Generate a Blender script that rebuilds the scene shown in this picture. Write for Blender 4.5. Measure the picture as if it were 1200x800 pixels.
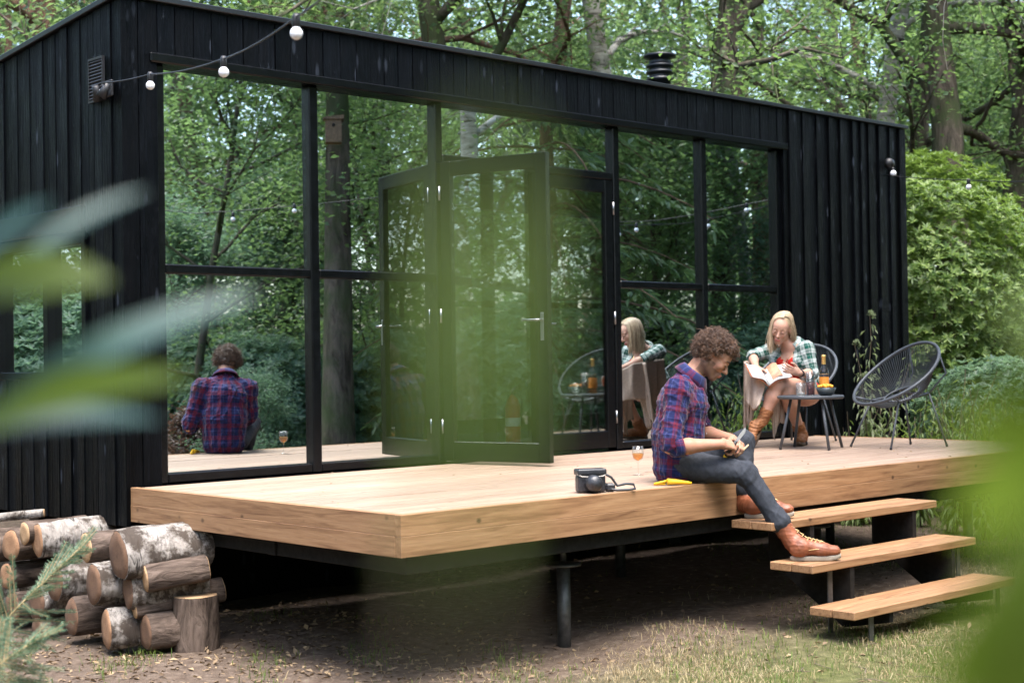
import bpy, bmesh, math, random
import numpy as np
from mathutils import Vector, Matrix, Quaternion

for _o in list(bpy.data.objects):
    bpy.data.objects.remove(_o, do_unlink=True)
SC = bpy.context.scene
COL = SC.collection
R = math.radians

# ------------------------------------------------------------------ camera
CAM = np.array([-4.442, -8.083, 1.58])
YAW, PIT, ROL, FPX = R(46.917), R(0.7205), R(-0.881), 1764.3
_fw = np.array([math.cos(PIT) * math.cos(YAW), math.cos(PIT) * math.sin(YAW), math.sin(PIT)])
_r = np.array([math.sin(YAW), -math.cos(YAW), 0.0])
_u = np.cross(_r, _fw)
_r2 = _r * math.cos(ROL) + _u * math.sin(ROL)
_u2 = -_r * math.sin(ROL) + _u * math.cos(ROL)
cam_data = bpy.data.cameras.new('camera')
cam = bpy.data.objects.new('camera', cam_data)
COL.objects.link(cam)
cam.matrix_world = Matrix(((_r2[0], _u2[0], -_fw[0], CAM[0]), (_r2[1], _u2[1], -_fw[1], CAM[1]),
                           (_r2[2], _u2[2], -_fw[2], CAM[2]), (0, 0, 0, 1)))
cam_data.sensor_width = 36.0
cam_data.lens = FPX / 1200.0 * 36.0
cam_data.clip_start = 0.05
cam_data.clip_end = 600.0
cam_data.dof.use_dof = True
cam_data.dof.focus_distance = 9.2
cam_data.dof.aperture_fstop = 2.8
SC.camera = cam

# ------------------------------------------------------------------ light: soft overcast clearing in a wood
world = bpy.data.worlds.new('World')
SC.world = world
world.use_nodes = True
_nt = world.node_tree
_nt.nodes.clear()
_sky = _nt.nodes.new('ShaderNodeTexSky')
_sky.sky_type = 'NISHITA'
_sky.sun_disc = False
_sky.sun_elevation = R(70)
_sky.sun_rotation = R(200)
_sky.altitude = 20
_sky.air_density = 1.0
_sky.dust_density = 3.0
_sky.ozone_density = 0.6
_bg = _nt.nodes.new('ShaderNodeBackground')
_bg.inputs['Strength'].default_value = 0.15
_wo = _nt.nodes.new('ShaderNodeOutputWorld')
_nt.links.new(_sky.outputs[0], _bg.inputs['Color'])
_nt.links.new(_bg.outputs[0], _wo.inputs['Surface'])
_sl = bpy.data.lights.new('sun', 'SUN')
_sl.energy = 1.5
_sl.angle = R(40)
_sl.color = (1.0, 0.975, 0.94)
sun = bpy.data.objects.new('sun', _sl)
COL.objects.link(sun)
# light comes from the front-left of the cabin, high
_sd = Vector((-0.15, -0.3, 0.94)).normalized()
sun.rotation_euler = _sd.to_track_quat('Z', 'Y').to_euler()
SC.view_settings.view_transform = 'Standard'
SC.view_settings.look = 'None'
SC.view_settings.gamma = 1.0
SC.view_settings.use_curve_mapping = False
SC.view_settings.exposure = 2.38
SC.render.engine = 'CYCLES'
SC.cycles.use_denoising = True
SC.cycles.max_bounces = 10
SC.cycles.diffuse_bounces = 3
SC.cycles.glossy_bounces = 5
SC.cycles.transmission_bounces = 6
SC.cycles.transparent_max_bounces = 12
SC.cycles.caustics_reflective = False
SC.cycles.caustics_refractive = False
SC.cycles.sample_clamp_indirect = 4.0

# ------------------------------------------------------------------ helpers
def tag(o, label=None, cat=None, group=None, kind=None):
    if label: o['label'] = label
    if cat: o['category'] = cat
    if group: o['group'] = group
    if kind: o['kind'] = kind
    return o

def empty(name, loc=(0, 0, 0), rz=0.0, label=None, cat=None, group=None, kind=None, parent=None):
    o = bpy.data.objects.new(name, None)
    COL.objects.link(o)
    o.empty_display_size = 0.1
    o.location = loc
    o.rotation_euler = (0, 0, rz)
    if parent is not None: o.parent = parent
    return tag(o, label, cat, group, kind)

def link(name, me, parent=None, loc=None, rot=None, scale=None):
    o = bpy.data.objects.new(name, me)
    COL.objects.link(o)
    if parent is not None: o.parent = parent
    if loc is not None: o.location = loc
    if rot is not None: o.rotation_euler = rot
    if scale is not None: o.scale = scale
    return o

def copy_tree(o, parent=None):
    c = o.copy()
    COL.objects.link(c)
    c.parent = parent
    for ch in [x for x in KIDS(o)]:
        copy_tree(ch, c)
    return c

def KIDS(o):
    return list(o.children)

def np_mesh(name, V, F, mat=None, smooth=False, uv=None):
    """V (n,3), F (m,k) int array with constant k."""
    V = np.asarray(V, dtype=np.float32); F = np.asarray(F, dtype=np.int32)
    me = bpy.data.meshes.new(name)
    m, k = F.shape
    me.vertices.add(len(V)); me.vertices.foreach_set('co', V.ravel())
    me.loops.add(m * k); me.loops.foreach_set('vertex_index', F.ravel())
    me.polygons.add(m)
    me.polygons.foreach_set('loop_start', np.arange(0, m * k, k, dtype=np.int32))
    me.polygons.foreach_set('loop_total', np.full(m, k, dtype=np.int32))
    if smooth: me.polygons.foreach_set('use_smooth', np.ones(m, dtype=bool))
    if uv is not None:
        l = me.uv_layers.new(name='UVMap')
        l.data.foreach_set('uv', np.asarray(uv, dtype=np.float32).ravel())
    me.update(calc_edges=True)
    if mat is not None: me.materials.append(mat)
    return me

class MB:
    """collects simple shapes into one mesh"""
    def __init__(self):
        self.v = []; self.f = []; self.s = []; self.mi = []
    def _add(self, vs, fs, smooth=False, mi=0):
        b = len(self.v)
        self.v += [tuple(x) for x in vs]
        for f in fs:
            self.f.append([b + i for i in f]); self.s.append(smooth); self.mi.append(mi)
        return self
    def box(self, x0, x1, y0, y1, z0, z1, M=None, mi=0, b=0.0):
        if b > 0:
            return self.bbox(x0, x1, y0, y1, z0, z1, b, M, mi)
        vs = [Vector((x, y, z)) for z in (z0, z1) for y in (y0, y1) for x in (x0, x1)]
        if M is not None: vs = [M @ p for p in vs]
        return self._add(vs, [(0, 2, 3, 1), (4, 5, 7, 6), (0, 1, 5, 4), (2, 6, 7, 3), (0, 4, 6, 2), (1, 3, 7, 5)], False, mi)
    def bbox(self, x0, x1, y0, y1, z0, z1, b, M=None, mi=0):
        bm = bmesh.new()
        bmesh.ops.create_cube(bm, size=1.0)
        for v in bm.verts:
            v.co = Vector(((x0 + x1) / 2 + v.co.x * (x1 - x0), (y0 + y1) / 2 + v.co.y * (y1 - y0), (z0 + z1) / 2 + v.co.z * (z1 - z0)))
        bmesh.ops.bevel(bm, geom=list(bm.edges), offset=b, segments=1, affect='EDGES')
        bm.verts.index_update()
        vs = [v.co.copy() for v in bm.verts]
        if M is not None: vs = [M @ p for p in vs]
        fs = [[v.index for v in f.verts] for f in bm.faces]
        bm.free()
        return self._add(vs, fs, False, mi)
    def tube(self, pts, rad, n=8, caps=True, closed=False, mi=0, smooth=True):
        pts = [Vector(p) for p in pts]
        m = len(pts)
        rads = rad if isinstance(rad, (list, tuple, np.ndarray)) else [rad] * m
        vs = []; up = None
        for i, p in enumerate(pts):
            if closed: t = pts[(i + 1) % m] - pts[i - 1]
            else: t = pts[min(i + 1, m - 1)] - pts[max(i - 1, 0)]
            if t.length < 1e-9: t = Vector((0, 0, 1))
            t.normalize()
            if up is None:
                up = t.orthogonal().normalized()
            up = (up - t * up.dot(t))
            if up.length < 1e-6: up = t.orthogonal()
            up.normalize()
            w = t.cross(up)
            for k in range(n):
                a = 2 * math.pi * k / n
                vs.append(p + (up * math.cos(a) + w * math.sin(a)) * rads[i])
        fs = []
        for i in range(m if closed else m - 1):
            j = (i + 1) % m
            for k in range(n):
                k2 = (k + 1) % n
                fs.append((i * n + k, i * n + k2, j * n + k2, j * n + k))
        self._add(vs, fs, smooth, mi)
        if caps and not closed:
            b = len(self.v) - len(vs)
            self.f.append([b + k for k in reversed(range(n))]); self.s.append(False); self.mi.append(mi)
            self.f.append([b + (m - 1) * n + k for k in range(n)]); self.s.append(False); self.mi.append(mi)
        return self
    def lathe(self, prof, n=24, c=(0, 0, 0), mi=0, M=None, smooth=True, jit=None):
        vs = []; fs = []
        for (r, z) in prof:
            for k in range(n):
                a = 2 * math.pi * k / n
                rr = r * (jit(a, z) if jit else 1.0)
                p = Vector((c[0] + rr * math.cos(a), c[1] + rr * math.sin(a), c[2] + z))
                vs.append(M @ p if M is not None else p)
        for i in range(len(prof) - 1):
            for k in range(n):
                k2 = (k + 1) % n
                fs.append((i * n + k, i * n + k2, (i + 1) * n + k2, (i + 1) * n + k))
        return self._add(vs, fs, smooth, mi)
    def prism(self, poly, y0, y1, M=None, mi=0):
        """polygon in xz extruded along y"""
        n = len(poly)
        vs = [Vector((x, y0, z)) for x, z in poly] + [Vector((x, y1, z)) for x, z in poly]
        if M is not None: vs = [M @ p for p in vs]
        fs = [tuple(range(n)), tuple(reversed(range(n, 2 * n)))]
        fs += [(i, n + i, n + (i + 1) % n, (i + 1) % n) for i in range(n)]
        return self._add(vs, fs, False, mi)
    def mesh(self, name, mats, fixn=True):
        me = bpy.data.meshes.new(name)
        me.from_pydata(self.v, [], self.f)
        me.polygons.foreach_set('use_smooth', self.s)
        me.polygons.foreach_set('material_index', self.mi)
        for m in (mats if isinstance(mats, (list, tuple)) else [mats]): me.materials.append(m)
        if fixn:
            bm = bmesh.new(); bm.from_mesh(me)
            bmesh.ops.recalc_face_normals(bm, faces=bm.faces[:])
            bm.to_mesh(me); bm.free()
        me.update()
        return me
    def obj(self, name, mats, parent=None, loc=None, rot=None):
        return link(name, self.mesh(name, mats), parent, loc, rot)

# ------------------------------------------------------------------ materials
MATS = {}
class NT:
    def __init__(self, name):
        self.m = bpy.data.materials.new(name); self.m.use_nodes = True
        self.t = self.m.node_tree; self.t.nodes.clear()
        self.out = self.n('ShaderNodeOutputMaterial')
    def n(self, typ, **kw):
        x = self.t.nodes.new(typ)
        for k, v in kw.items():
            if k.startswith('_'): setattr(x, k[1:], v)
            else:
                key = k.replace('__', ' ')
                x.inputs[int(key[1:]) if key[0] == 'i' and key[1:].isdigit() else key].default_value = v
        return x
    def l(self, a, b): self.t.links.new(a, b)
    def bsdf(self, **kw):
        b = self.n('ShaderNodeBsdfPrincipled', **kw)
        self.l(b.outputs[0], self.out.inputs['Surface'])
        return b
    def coord(self, kind='Object', scale=(1, 1, 1), rnd=0.0, loc=(0, 0, 0)):
        tc = self.n('ShaderNodeTexCoord')
        mp = self.n('ShaderNodeMapping')
        mp.inputs['Scale'].default_value = scale
        mp.inputs['Location'].default_value = loc
        src = tc.outputs[kind]
        if rnd:
            oi = self.n('ShaderNodeObjectInfo')
            mu = self.n('ShaderNodeVectorMath', _operation='SCALE')
            mu.inputs[0].default_value = (rnd, rnd * 1.7, rnd * 0.6)
            self.l(oi.outputs['Random'], mu.inputs['Scale'])
            ad = self.n('ShaderNodeVectorMath', _operation='ADD')
            self.l(src, ad.inputs[0]); self.l(mu.outputs[0], ad.inputs[1])
            src = ad.outputs[0]
        self.l(src, mp.inputs['Vector'])
        return mp.outputs[0]
    def noise(self, vec, scale=5, detail=4, rough=0.55, dist=0.0):
        x = self.n('ShaderNodeTexNoise', Scale=scale, Detail=detail, Roughness=rough, Distortion=dist)
        if vec is not None: self.l(vec, x.inputs['Vector'])
        return x.outputs['Fac']
    def ramp(self, fac, stops, interp='LINEAR'):
        x = self.n('ShaderNodeValToRGB')
        cr = x.color_ramp; cr.interpolation = interp
        while len(cr.elements) < len(stops): cr.elements.new(0.5)
        for e, (p, c) in zip(cr.elements, stops):
            e.position = p; e.color = (c[0], c[1], c[2], 1) if hasattr(c, '__len__') else (c, c, c, 1)
        self.l(fac, x.inputs['Fac'])
        return x.outputs['Color']
    def mix(self, fac, a, b, mode='MIX'):
        x = self.n('ShaderNodeMix', _data_type='RGBA', _blend_type=mode)
        for s, v in ((x.inputs[0], fac), (x.inputs[6], a), (x.inputs[7], b)):
            if hasattr(v, 'links') or isinstance(v, bpy.types.NodeSocket): self.l(v, s)
            elif hasattr(v, '__len__'): s.default_value = (v[0], v[1], v[2], 1)
            else: s.default_value = v
        return x.outputs[2]
    def math(self, op, a, b=None, c=None):
        x = self.n('ShaderNodeMath', _operation=op)
        for s, v in zip(x.inputs, (a, b, c)):
            if v is None: continue
            if isinstance(v, bpy.types.NodeSocket): self.l(v, s)
            else: s.default_value = v
        return x.outputs[0]
    def bump(self, h, strength=0.3, dist=0.01, bsdf=None):
        x = self.n('ShaderNodeBump', Strength=strength, Distance=dist)
        self.l(h, x.inputs['Height'])
        if bsdf is not None: self.l(x.outputs[0], bsdf.inputs['Normal'])
        return x.outputs[0]

def plain(name, col, rough=0.6, metal=0.0, noise=0.0, nscale=30, bump=0.0, spec=0.5, coat=0.0):
    t = NT(name); b = t.bsdf(Roughness=rough, Metallic=metal)
    b.inputs['Specular IOR Level'].default_value = spec
    b.inputs['Coat Weight'].default_value = coat
    b.inputs['Base Color'].default_value = (*col, 1)
    if noise or bump:
        f = t.noise(t.coord('Object', rnd=7.0), nscale, 5)
        if noise:
            d = [max(0, c * (1 - noise)) for c in col]; e = [min(1, c * (1 + noise)) for c in col]
            t.l(t.ramp(f, [(0.3, d), (0.7, e)]), b.inputs['Base Color'])
        if bump: t.bump(f, bump, 0.004, b)
    return t.m

def wood(name, dark, mid, light, axis='x', knots=0.6, rough=0.55, var=0.12, fine=1.0):
    """sawn timber with grain along an object axis"""
    t = NT(name); b = t.bsdf(Roughness=rough)
    sc = {'x': (0.35, 6, 6), 'y': (6, 0.35, 6), 'z': (6, 6, 0.35)}[axis]
    v = t.coord('Object', sc, rnd=31.0)
    g = t.noise(v, 5.0 * fine, 6, 0.6, 1.2)
    g2 = t.noise(v, 28.0 * fine, 3, 0.6, 0.3)
    c = t.ramp(g, [(0.28, dark), (0.5, mid), (0.74, light)])
    c = t.mix(t.math('MULTIPLY', g2, 0.5), c, dark, 'MULTIPLY')
    # knots
    vs = {'x': (5.5, 7, 7), 'y': (7, 5.5, 7), 'z': (7, 7, 5.5)}[axis]
    vo = t.n('ShaderNodeTexVoronoi', Scale=1.0, Randomness=1.0)
    t.l(t.coord('Object', vs, rnd=17.0), vo.inputs['Vector'])
    kn = t.ramp(vo.outputs['Distance'], [(0.05, 1.0), (0.12, 0.0)])
    kd = [x * 0.35 for x in dark]
    c = t.mix(t.math('MULTIPLY', kn, knots), c, kd)
    oi = t.n('ShaderNodeObjectInfo')
    val = t.math('MULTIPLY_ADD', oi.outputs['Random'], var * 2, 1 - var)
    hs = t.n('ShaderNodeHueSaturation'); t.l(val, hs.inputs['Value']); t.l(c, hs.inputs['Color'])
    t.l(hs.outputs[0], b.inputs['Base Color'])
    t.bump(g2, 0.25, 0.003, b)
    return t.m

def black_timber():
    t = NT('charred_timber'); b = t.bsdf(Roughness=0.4)
    v = t.coord('Object', (14, 14, 0.8), rnd=23.0)
    g = t.noise(v, 4.0, 7, 0.65, 0.6)
    blot = t.noise(t.coord('Object', (4, 4, 1.0), rnd=9.0), 2.6, 5, 0.6)
    c = t.ramp(g, [(0.25, (0.0004, 0.0005, 0.0007)), (0.55, (0.0011, 0.0014, 0.002)), (0.8, (0.005, 0.0063, 0.009))])
    # paler blue-grey speckle and pale knots
    spk = t.noise(t.coord('Object', (9, 9, 3.2), rnd=13.0), 7.0, 4, 0.7)
    sp = t.ramp(spk, [(0.64, 0.0), (0.74, 1.0)])
    c = t.mix(t.math('MULTIPLY', sp, 0.5), c, (0.04, 0.046, 0.056))
    vo = t.n('ShaderNodeTexVoronoi', Scale=1.0, Randomness=1.0); t.l(t.coord('Object', (11, 11, 3.4), rnd=19.0), vo.inputs['Vector'])
    kn = t.ramp(vo.outputs['Distance'], [(0.10, 1.0), (0.2, 0.0)])
    c = t.mix(t.math('MULTIPLY', kn, 0.5), c, (0.035, 0.042, 0.055))
    oi = t.n('ShaderNodeObjectInfo')
    hs = t.n('ShaderNodeHueSaturation')
    t.l(t.math('MULTIPLY_ADD', oi.outputs['Random'], 1.5, 0.35), hs.inputs['Value']); t.l(c, hs.inputs['Color'])
    t.l(hs.outputs[0], b.inputs['Base Color'])
    t.l(t.ramp(blot, [(0.3, 0.30), (0.7, 0.6)]), b.inputs['Roughness'])
    b.inputs['Specular IOR Level'].default_value = 0.10
    b.inputs['Specular Tint'].default_value = (0.82, 0.9, 1.0, 1)
    t.bump(t.math('ADD', g, t.math('MULTIPLY', spk, 0.5)), 0.9, 0.008, b)
    return t.m

def leafmat(name, cols, trans, tmix=0.38, rough=0.45, spec=0.4):
    """cols: list of 3 colours, picked leaf by leaf"""
    t = NT(name)
    ge = t.n('ShaderNodeNewGeometry'); oi = t.n('ShaderNodeObjectInfo')
    f = t.math('FRACT', t.math('ADD', ge.outputs['Random Per Island'], t.math('MULTIPLY', oi.outputs['Random'], 0.37)))
    c = t.ramp(f, [(0.0, cols[0]), (0.45, cols[1]), (0.85, cols[2]), (1.0, cols[1])])
    hs = t.n('ShaderNodeHueSaturation')
    t.l(t.math('MULTIPLY_ADD', oi.outputs['Random'], 0.5, 0.75), hs.inputs['Value']); t.l(c, hs.inputs['Color'])
    b = t.n('ShaderNodeBsdfPrincipled', Roughness=rough)
    b.inputs['Specular IOR Level'].default_value = spec
    t.l(hs.outputs[0], b.inputs['Base Color'])
    tr = t.n('ShaderNodeBsdfTranslucent'); tr.inputs['Color'].default_value = (*trans, 1)
    mx = t.n('ShaderNodeMixShader', i0=tmix)
    t.l(b.outputs[0], mx.inputs[1]); t.l(tr.outputs[0], mx.inputs[2])
    t.l(mx.outputs[0], t.out.inputs['Surface'])
    return t.m

def barkmat(name, dark, light, moss=None, birch=False, lying=False):
    t = NT(name); b = t.bsdf(Roughness=0.9)
    b.inputs['Specular IOR Level'].default_value = 0.15
    sc_ = (1, 1, 0.25) if not birch else (0.35, 0.35, 1.6)
    if lying: sc_ = (0.5, 2.0, 2.0) if not birch else (3.2, 0.8, 0.8)
    v = t.coord('Object', sc_, rnd=11.0)
    g = t.noise(v, 9.0, 7, 0.7, 0.8)
    c = t.ramp(g, [(0.35, dark), (0.62, light)])
    if birch:
        c = t.ramp(g, [(0.36, (0.05, 0.045, 0.04)), (0.46, (0.35, 0.32, 0.29)), (0.62, light)])
    if lying and birch:
        pz = t.noise(t.coord('Object', (1, 1, 1), rnd=6.0), 7.0, 5, 0.7)
        c = t.mix(t.ramp(pz, [(0.44, 0.0), (0.56, 0.95)]), c, dark)
    if moss is not None:
        mz = t.noise(t.coord('Object', (1, 1, 1), rnd=5.0), 1.6, 5, 0.65)
        c = t.mix(t.ramp(mz, [(0.45, 0.0), (0.62, 0.85)]), c, moss)
    t.l(c, b.inputs['Base Color'])
    t.bump(g, 0.8, 0.03, b)
    return t.m

M_BLACK = black_timber()
M_FRAME = plain('black_frame_paint', (0.0022, 0.0028, 0.0036), 0.26, noise=0.5, nscale=18, bump=0.2, spec=0.22)
M_TRIM = plain('roof_trim_metal', (0.03, 0.034, 0.04), 0.35, metal=0.6)
M_PLANK = wood('fir_plank_lit_x', (0.23, 0.152, 0.105), (0.365, 0.262, 0.195), (0.43, 0.325, 0.255), 'x', 0.75)  # same fir as the fascia, paler to put the sky light in its colour
M_PLANKY = wood('fir_edge_shaded_y', (0.17, 0.08, 0.036), (0.355, 0.198, 0.098), (0.45, 0.272, 0.145), 'y', 0.8)  # edge copy of the deck fir, deeper colour stands in for side shade
M_FASC = wood('fir_edge_shaded_x', (0.17, 0.08, 0.036), (0.355, 0.198, 0.098), (0.45, 0.272, 0.145), 'x', 0.9)  # same shade-toned fir with grain along x, used on the treads too
M_METAL = plain('black_steel', (0.03, 0.032, 0.035), 0.45, metal=0.4)
M_GALV = plain('weathered_steel', (0.10, 0.10, 0.10), 0.5, metal=0.7, noise=0.3)
M_CHROME = plain('satin_steel', (0.30, 0.30, 0.31), 0.35, metal=1.0)
M_RUBBER = plain('black_cable_rubber', (0.012, 0.012, 0.014), 0.5)

def glassmat(name, refl=0.82, tint=(0.84, 0.93, 0.95), trans=(0.5, 0.54, 0.53)):
    """solar-coated pane: mostly mirror, a little seen through"""
    t = NT(name)
    g = t.n('ShaderNodeBsdfGlossy', Roughness=0.0); g.inputs['Color'].default_value = (*tint, 1)
    tr = t.n('ShaderNodeBsdfTransparent'); tr.inputs['Color'].default_value = (*trans, 1)
    fr = t.n('ShaderNodeLayerWeight', Blend=0.25)
    mx = t.n('ShaderNodeMixShader')
    t.l(t.math('MULTIPLY_ADD', fr.outputs['Fresnel'], 1 - refl, refl), mx.inputs[0])
    t.l(tr.outputs[0], mx.inputs[1]); t.l(g.outputs[0], mx.inputs[2])
    t.l(mx.outputs[0], t.out.inputs['Surface'])
    return t.m
M_PANE = glassmat('coated_window_glass')
M_DPANE = glassmat('door_glass', 0.22, (0.9, 0.95, 0.92), (0.86, 0.9, 0.88))

def clearglass(name, col=(0.95, 0.97, 0.97)):
    t = NT(name)
    g = t.n('ShaderNodeBsdfGlossy', Roughness=0.02)
    tr = t.n('ShaderNodeBsdfTransparent'); tr.inputs['Color'].default_value = (*col, 1)
    fr = t.n('ShaderNodeLayerWeight', Blend=0.5)
    mx = t.n('ShaderNodeMixShader')
    t.l(t.math('MULTIPLY_ADD', t.math('POWER', fr.outputs['Facing'], 3.0), 0.55, 0.035), mx.inputs[0])
    t.l(tr.outputs[0], mx.inputs[1]); t.l(g.outputs[0], mx.inputs[2])
    t.l(mx.outputs[0], t.out.inputs['Surface'])
    return t.m
M_GLASS = clearglass('drinking_glass')
# ------------------------------------------------------------------ ground
rng = np.random.default_rng(7)
random.seed(7)

def gz(x, y):
    """gentle relief of the forest floor"""
    x = np.asarray(x, float); y = np.asarray(y, float)
    h = 0.022 * np.sin(x * 1.7 + 0.6) * np.cos(y * 1.3) + 0.015 * np.sin(x * 3.9 + y * 2.7) + 0.01 * np.sin(y * 6.1 - x * 4.3)
    d = np.sqrt((x - 3) ** 2 + (y + 1) ** 2)
    return h + np.clip((d - 14) / 40, 0, 1) * (0.6 * np.sin(x * 0.13) + 0.5 * np.cos(y * 0.17)) + np.clip((d - 40) / 80, 0, 1) * 4.0

def ground():
    def axis(c):
        a = np.concatenate([np.linspace(-160, -26, 14), np.linspace(-24, 28, 209), np.linspace(30, 160, 14)])
        return a + c
    xs, ys = axis(0), axis(-3)
    X, Y = np.meshgrid(xs, ys)
    V = np.stack([X.ravel(), Y.ravel(), gz(X, Y).ravel()], 1)
    nx, ny = len(xs), len(ys)
    i = np.arange(nx - 1)[None, :] + np.arange(ny - 1)[:, None] * nx
    F = np.stack([i, i + 1, i + 1 + nx, i + nx], -1).reshape(-1, 4)
    t = NT('forest_floor'); b = t.bsdf(Roughness=0.95)
    b.inputs['Specular IOR Level'].default_value = 0.1
    v = t.coord('Object')
    n1 = t.noise(v, 0.9, 6, 0.6); n2 = t.noise(v, 14, 6, 0.7); n3 = t.noise(v, 60, 4, 0.7)
    soil = t.ramp(n2, [(0.3, (0.07, 0.05, 0.038)), (0.55, (0.125, 0.094, 0.072)), (0.75, (0.22, 0.175, 0.14))])
    grass = t.ramp(n2, [(0.3, (0.045, 0.055, 0.018)), (0.6, (0.11, 0.12, 0.04)), (0.8, (0.22, 0.19, 0.10))])
    sep = t.n('ShaderNodeSeparateXYZ'); t.l(v, sep.inputs[0])
    # worn soil round the cabin and under the deck, grass further out
    ymask = t.n('ShaderNodeMapRange'); ymask.inputs[1].default_value = -2.6; ymask.inputs[2].default_value = -3.6
    t.l(sep.outputs['Y'], ymask.inputs[0])
    xmask = t.n('ShaderNodeMapRange'); xmask.inputs[1].default_value = -0.3; xmask.inputs[2].default_value = 0.9
    t.l(sep.outputs['X'], xmask.inputs[0])
    f = t.math('MULTIPLY', t.math('MULTIPLY', ymask.outputs[0], xmask.outputs[0]), t.ramp(n1, [(0.3, 0.35), (0.55, 1.0)]))
    c = t.mix(f, soil, grass)
    t.l(c, b.inputs['Base Color'])
    t.bump(t.math('ADD', n2, t.math('MULTIPLY', n3, 0.4)), 0.9, 0.03, b)
    me = np_mesh('ground', V, F, t.m, True)
    o = link('ground', me)
    tag(o, 'trodden forest floor of soil, moss and thin grass', None, None, 'structure')
ground()

# ------------------------------------------------------------------ cabin
DZ = 0.86                      # deck top
cabin = empty('cabin', (0, 0, 0), 0, 'black timber cabin with a wall of mirror-like windows behind the deck', 'cabin')
XL, XR, WZ0, WZ1, ROOF = -0.03, 8.40, 0.63, 3.775, 3.775
GY = 0.08                      # glass plane

front_wall = MB().box(XL + 0.02, 0.215, 0.03, 0.16, WZ0, WZ1 - .01).box(6.445, XR - 0.02, 0.03, 0.16, WZ0, WZ1 - .01)\
    .box(0.215, 6.445, 0.03, 0.16, 3.43, WZ1 - .01).box(0.215, 6.445, 0.03, 0.16, WZ0, DZ - 0.03).obj('front_wall', M_BLACK, cabin)

def vboard(parent, x0, x1, z0, z1, yf, yb=0.03, side=None):
    """upright board; side: None on the front wall, 'l' on the left wall"""
    w = x1 - x0; h = z1 - z0
    mb = MB().box(-w / 2 + 0.0025, w / 2 - 0.0025, yf, yb, -h / 2, h / 2, b=0.003)
    o = mb.obj('board', M_BLACK, parent)
    if side == 'l':
        o.rotation_euler = (0, 0, -math.pi / 2)
        o.location = (XL + 0.03 - 0.03, (x0 + x1) / 2, (z0 + z1) / 2)
    else:
        o.location = ((x0 + x1) / 2, 0, (z0 + z1) / 2)
    return o

# boards over the window, flush, even
x = 0.215
while x < 6.44:
    w = 0.127 + random.uniform(-0.012, 0.012)
    x1 = min(x + w, 6.445)
    if 6.445 - x1 < 0.05: x1 = 6.445
    vboard(front_wall, x, x1, 3.445, WZ1 - 0.004, random.uniform(-0.004, 0.003))
    x = x1
for (a, b_) in ((XL, 0.085), (0.085, 0.215)):
    vboard(front_wall, a, b_, WZ0, WZ1 - 0.004, random.uniform(-0.006, 0.002))
# right part of the front: boards of uneven width and thickness
x = 6.445
k = 0
while x < XR - 0.02:
    w = random.choice([0.06, 0.075, 0.09, 0.10, 0.115])
    x1 = x + w
    if XR - x1 < 0.06: x1 = XR
    vboard(front_wall, x, x1, WZ0, WZ1 - 0.004, (-0.012 if k % 2 else 0.003) + random.uniform(-0.005, 0.004))
    x = x1; k += 1
# left wall
LD = 3.6
left_wall = MB().box(XL + 0.015, XL + 0.12, 0.17, 0.47, WZ0, WZ1 - 0.03).box(XL + 0.015, XL + 0.12, 1.75, LD, WZ0, WZ1 - 0.34)\
    .box(XL + 0.015, XL + 0.12, 0.47, 1.75, WZ0, 1.52).box(XL + 0.015, XL + 0.12, 0.47, 1.75, 2.40, WZ1 - 0.2).obj('left_wall', M_BLACK, cabin)
y = 0.0; k = 0
while y < LD:
    w = random.choice([0.07, 0.085, 0.1, 0.115])
    y1 = min(y + w, LD)
    top = WZ1 - 0.006 - 0.09 * y
    off = (-0.005 if k % 2 else 0.0) + random.uniform(-0.004, 0.004)
    if y1 > 0.47 and y < 1.75:
        vboard(left_wall, y, y1, 2.405, top, off, 0.028, 'l'); vboard(left_wall, y, y1, WZ0, 1.515, off, 0.028, 'l')
    else:
        vboard(left_wall, y, y1, WZ0, top, off, 0.028, 'l')
    y = y1; k += 1
# left window
lw = MB().box(XL - 0.012, XL + 0.10, 0.455, 0.505, 1.50, 2.42, b=.004).box(XL - 0.012, XL + 0.10, 1.715, 1.765, 1.50, 2.42, b=.004)\
    .box(XL - 0.010, XL + 0.10, 0.505, 1.715, 1.50, 1.55, b=.004).box(XL - 0.010, XL + 0.10, 0.505, 1.715, 2.34, 2.42, b=.004)\
    .box(XL, XL + 0.09, 0.98, 1.05, 1.55, 2.34, b=.004).obj('side_window', M_FRAME, cabin)
MB().box(XL + 0.05, XL + 0.056, 0.505, 0.98, 1.55, 2.34).obj('pane', M_PANE, lw)
MB().box(XL + 0.05, XL + 0.056, 1.05, 1.715, 1.55, 2.34).obj('pane', M_PANE, lw)
MB().box(XL - 0.055, XL - 0.012, 0.43, 1.80, 2.42, 2.57, b=.006).obj('blind_box', M_FRAME, lw)
# back, right, floor, inner walls, roof
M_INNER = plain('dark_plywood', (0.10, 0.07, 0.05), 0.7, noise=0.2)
MB().box(XR - 0.14, XR - 0.02, 0.17, LD, WZ0, WZ1 - 0.34).obj('right_wall', M_BLACK, cabin)
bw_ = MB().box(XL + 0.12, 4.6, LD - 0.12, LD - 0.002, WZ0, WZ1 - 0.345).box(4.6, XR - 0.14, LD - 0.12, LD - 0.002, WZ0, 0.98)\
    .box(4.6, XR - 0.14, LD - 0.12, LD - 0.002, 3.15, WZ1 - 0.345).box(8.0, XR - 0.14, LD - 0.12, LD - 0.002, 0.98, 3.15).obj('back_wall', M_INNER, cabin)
MB().box(4.6, 8.0, LD - 0.09, LD - 0.03, 2.14, 2.20).box(4.6, 4.66, LD - 0.088, LD - 0.032, 0.98, 3.15).box(7.94, 8.0, LD - 0.088, LD - 0.032, 0.98, 3.15).obj('back_window_frame', M_FRAME, bw_)
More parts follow.
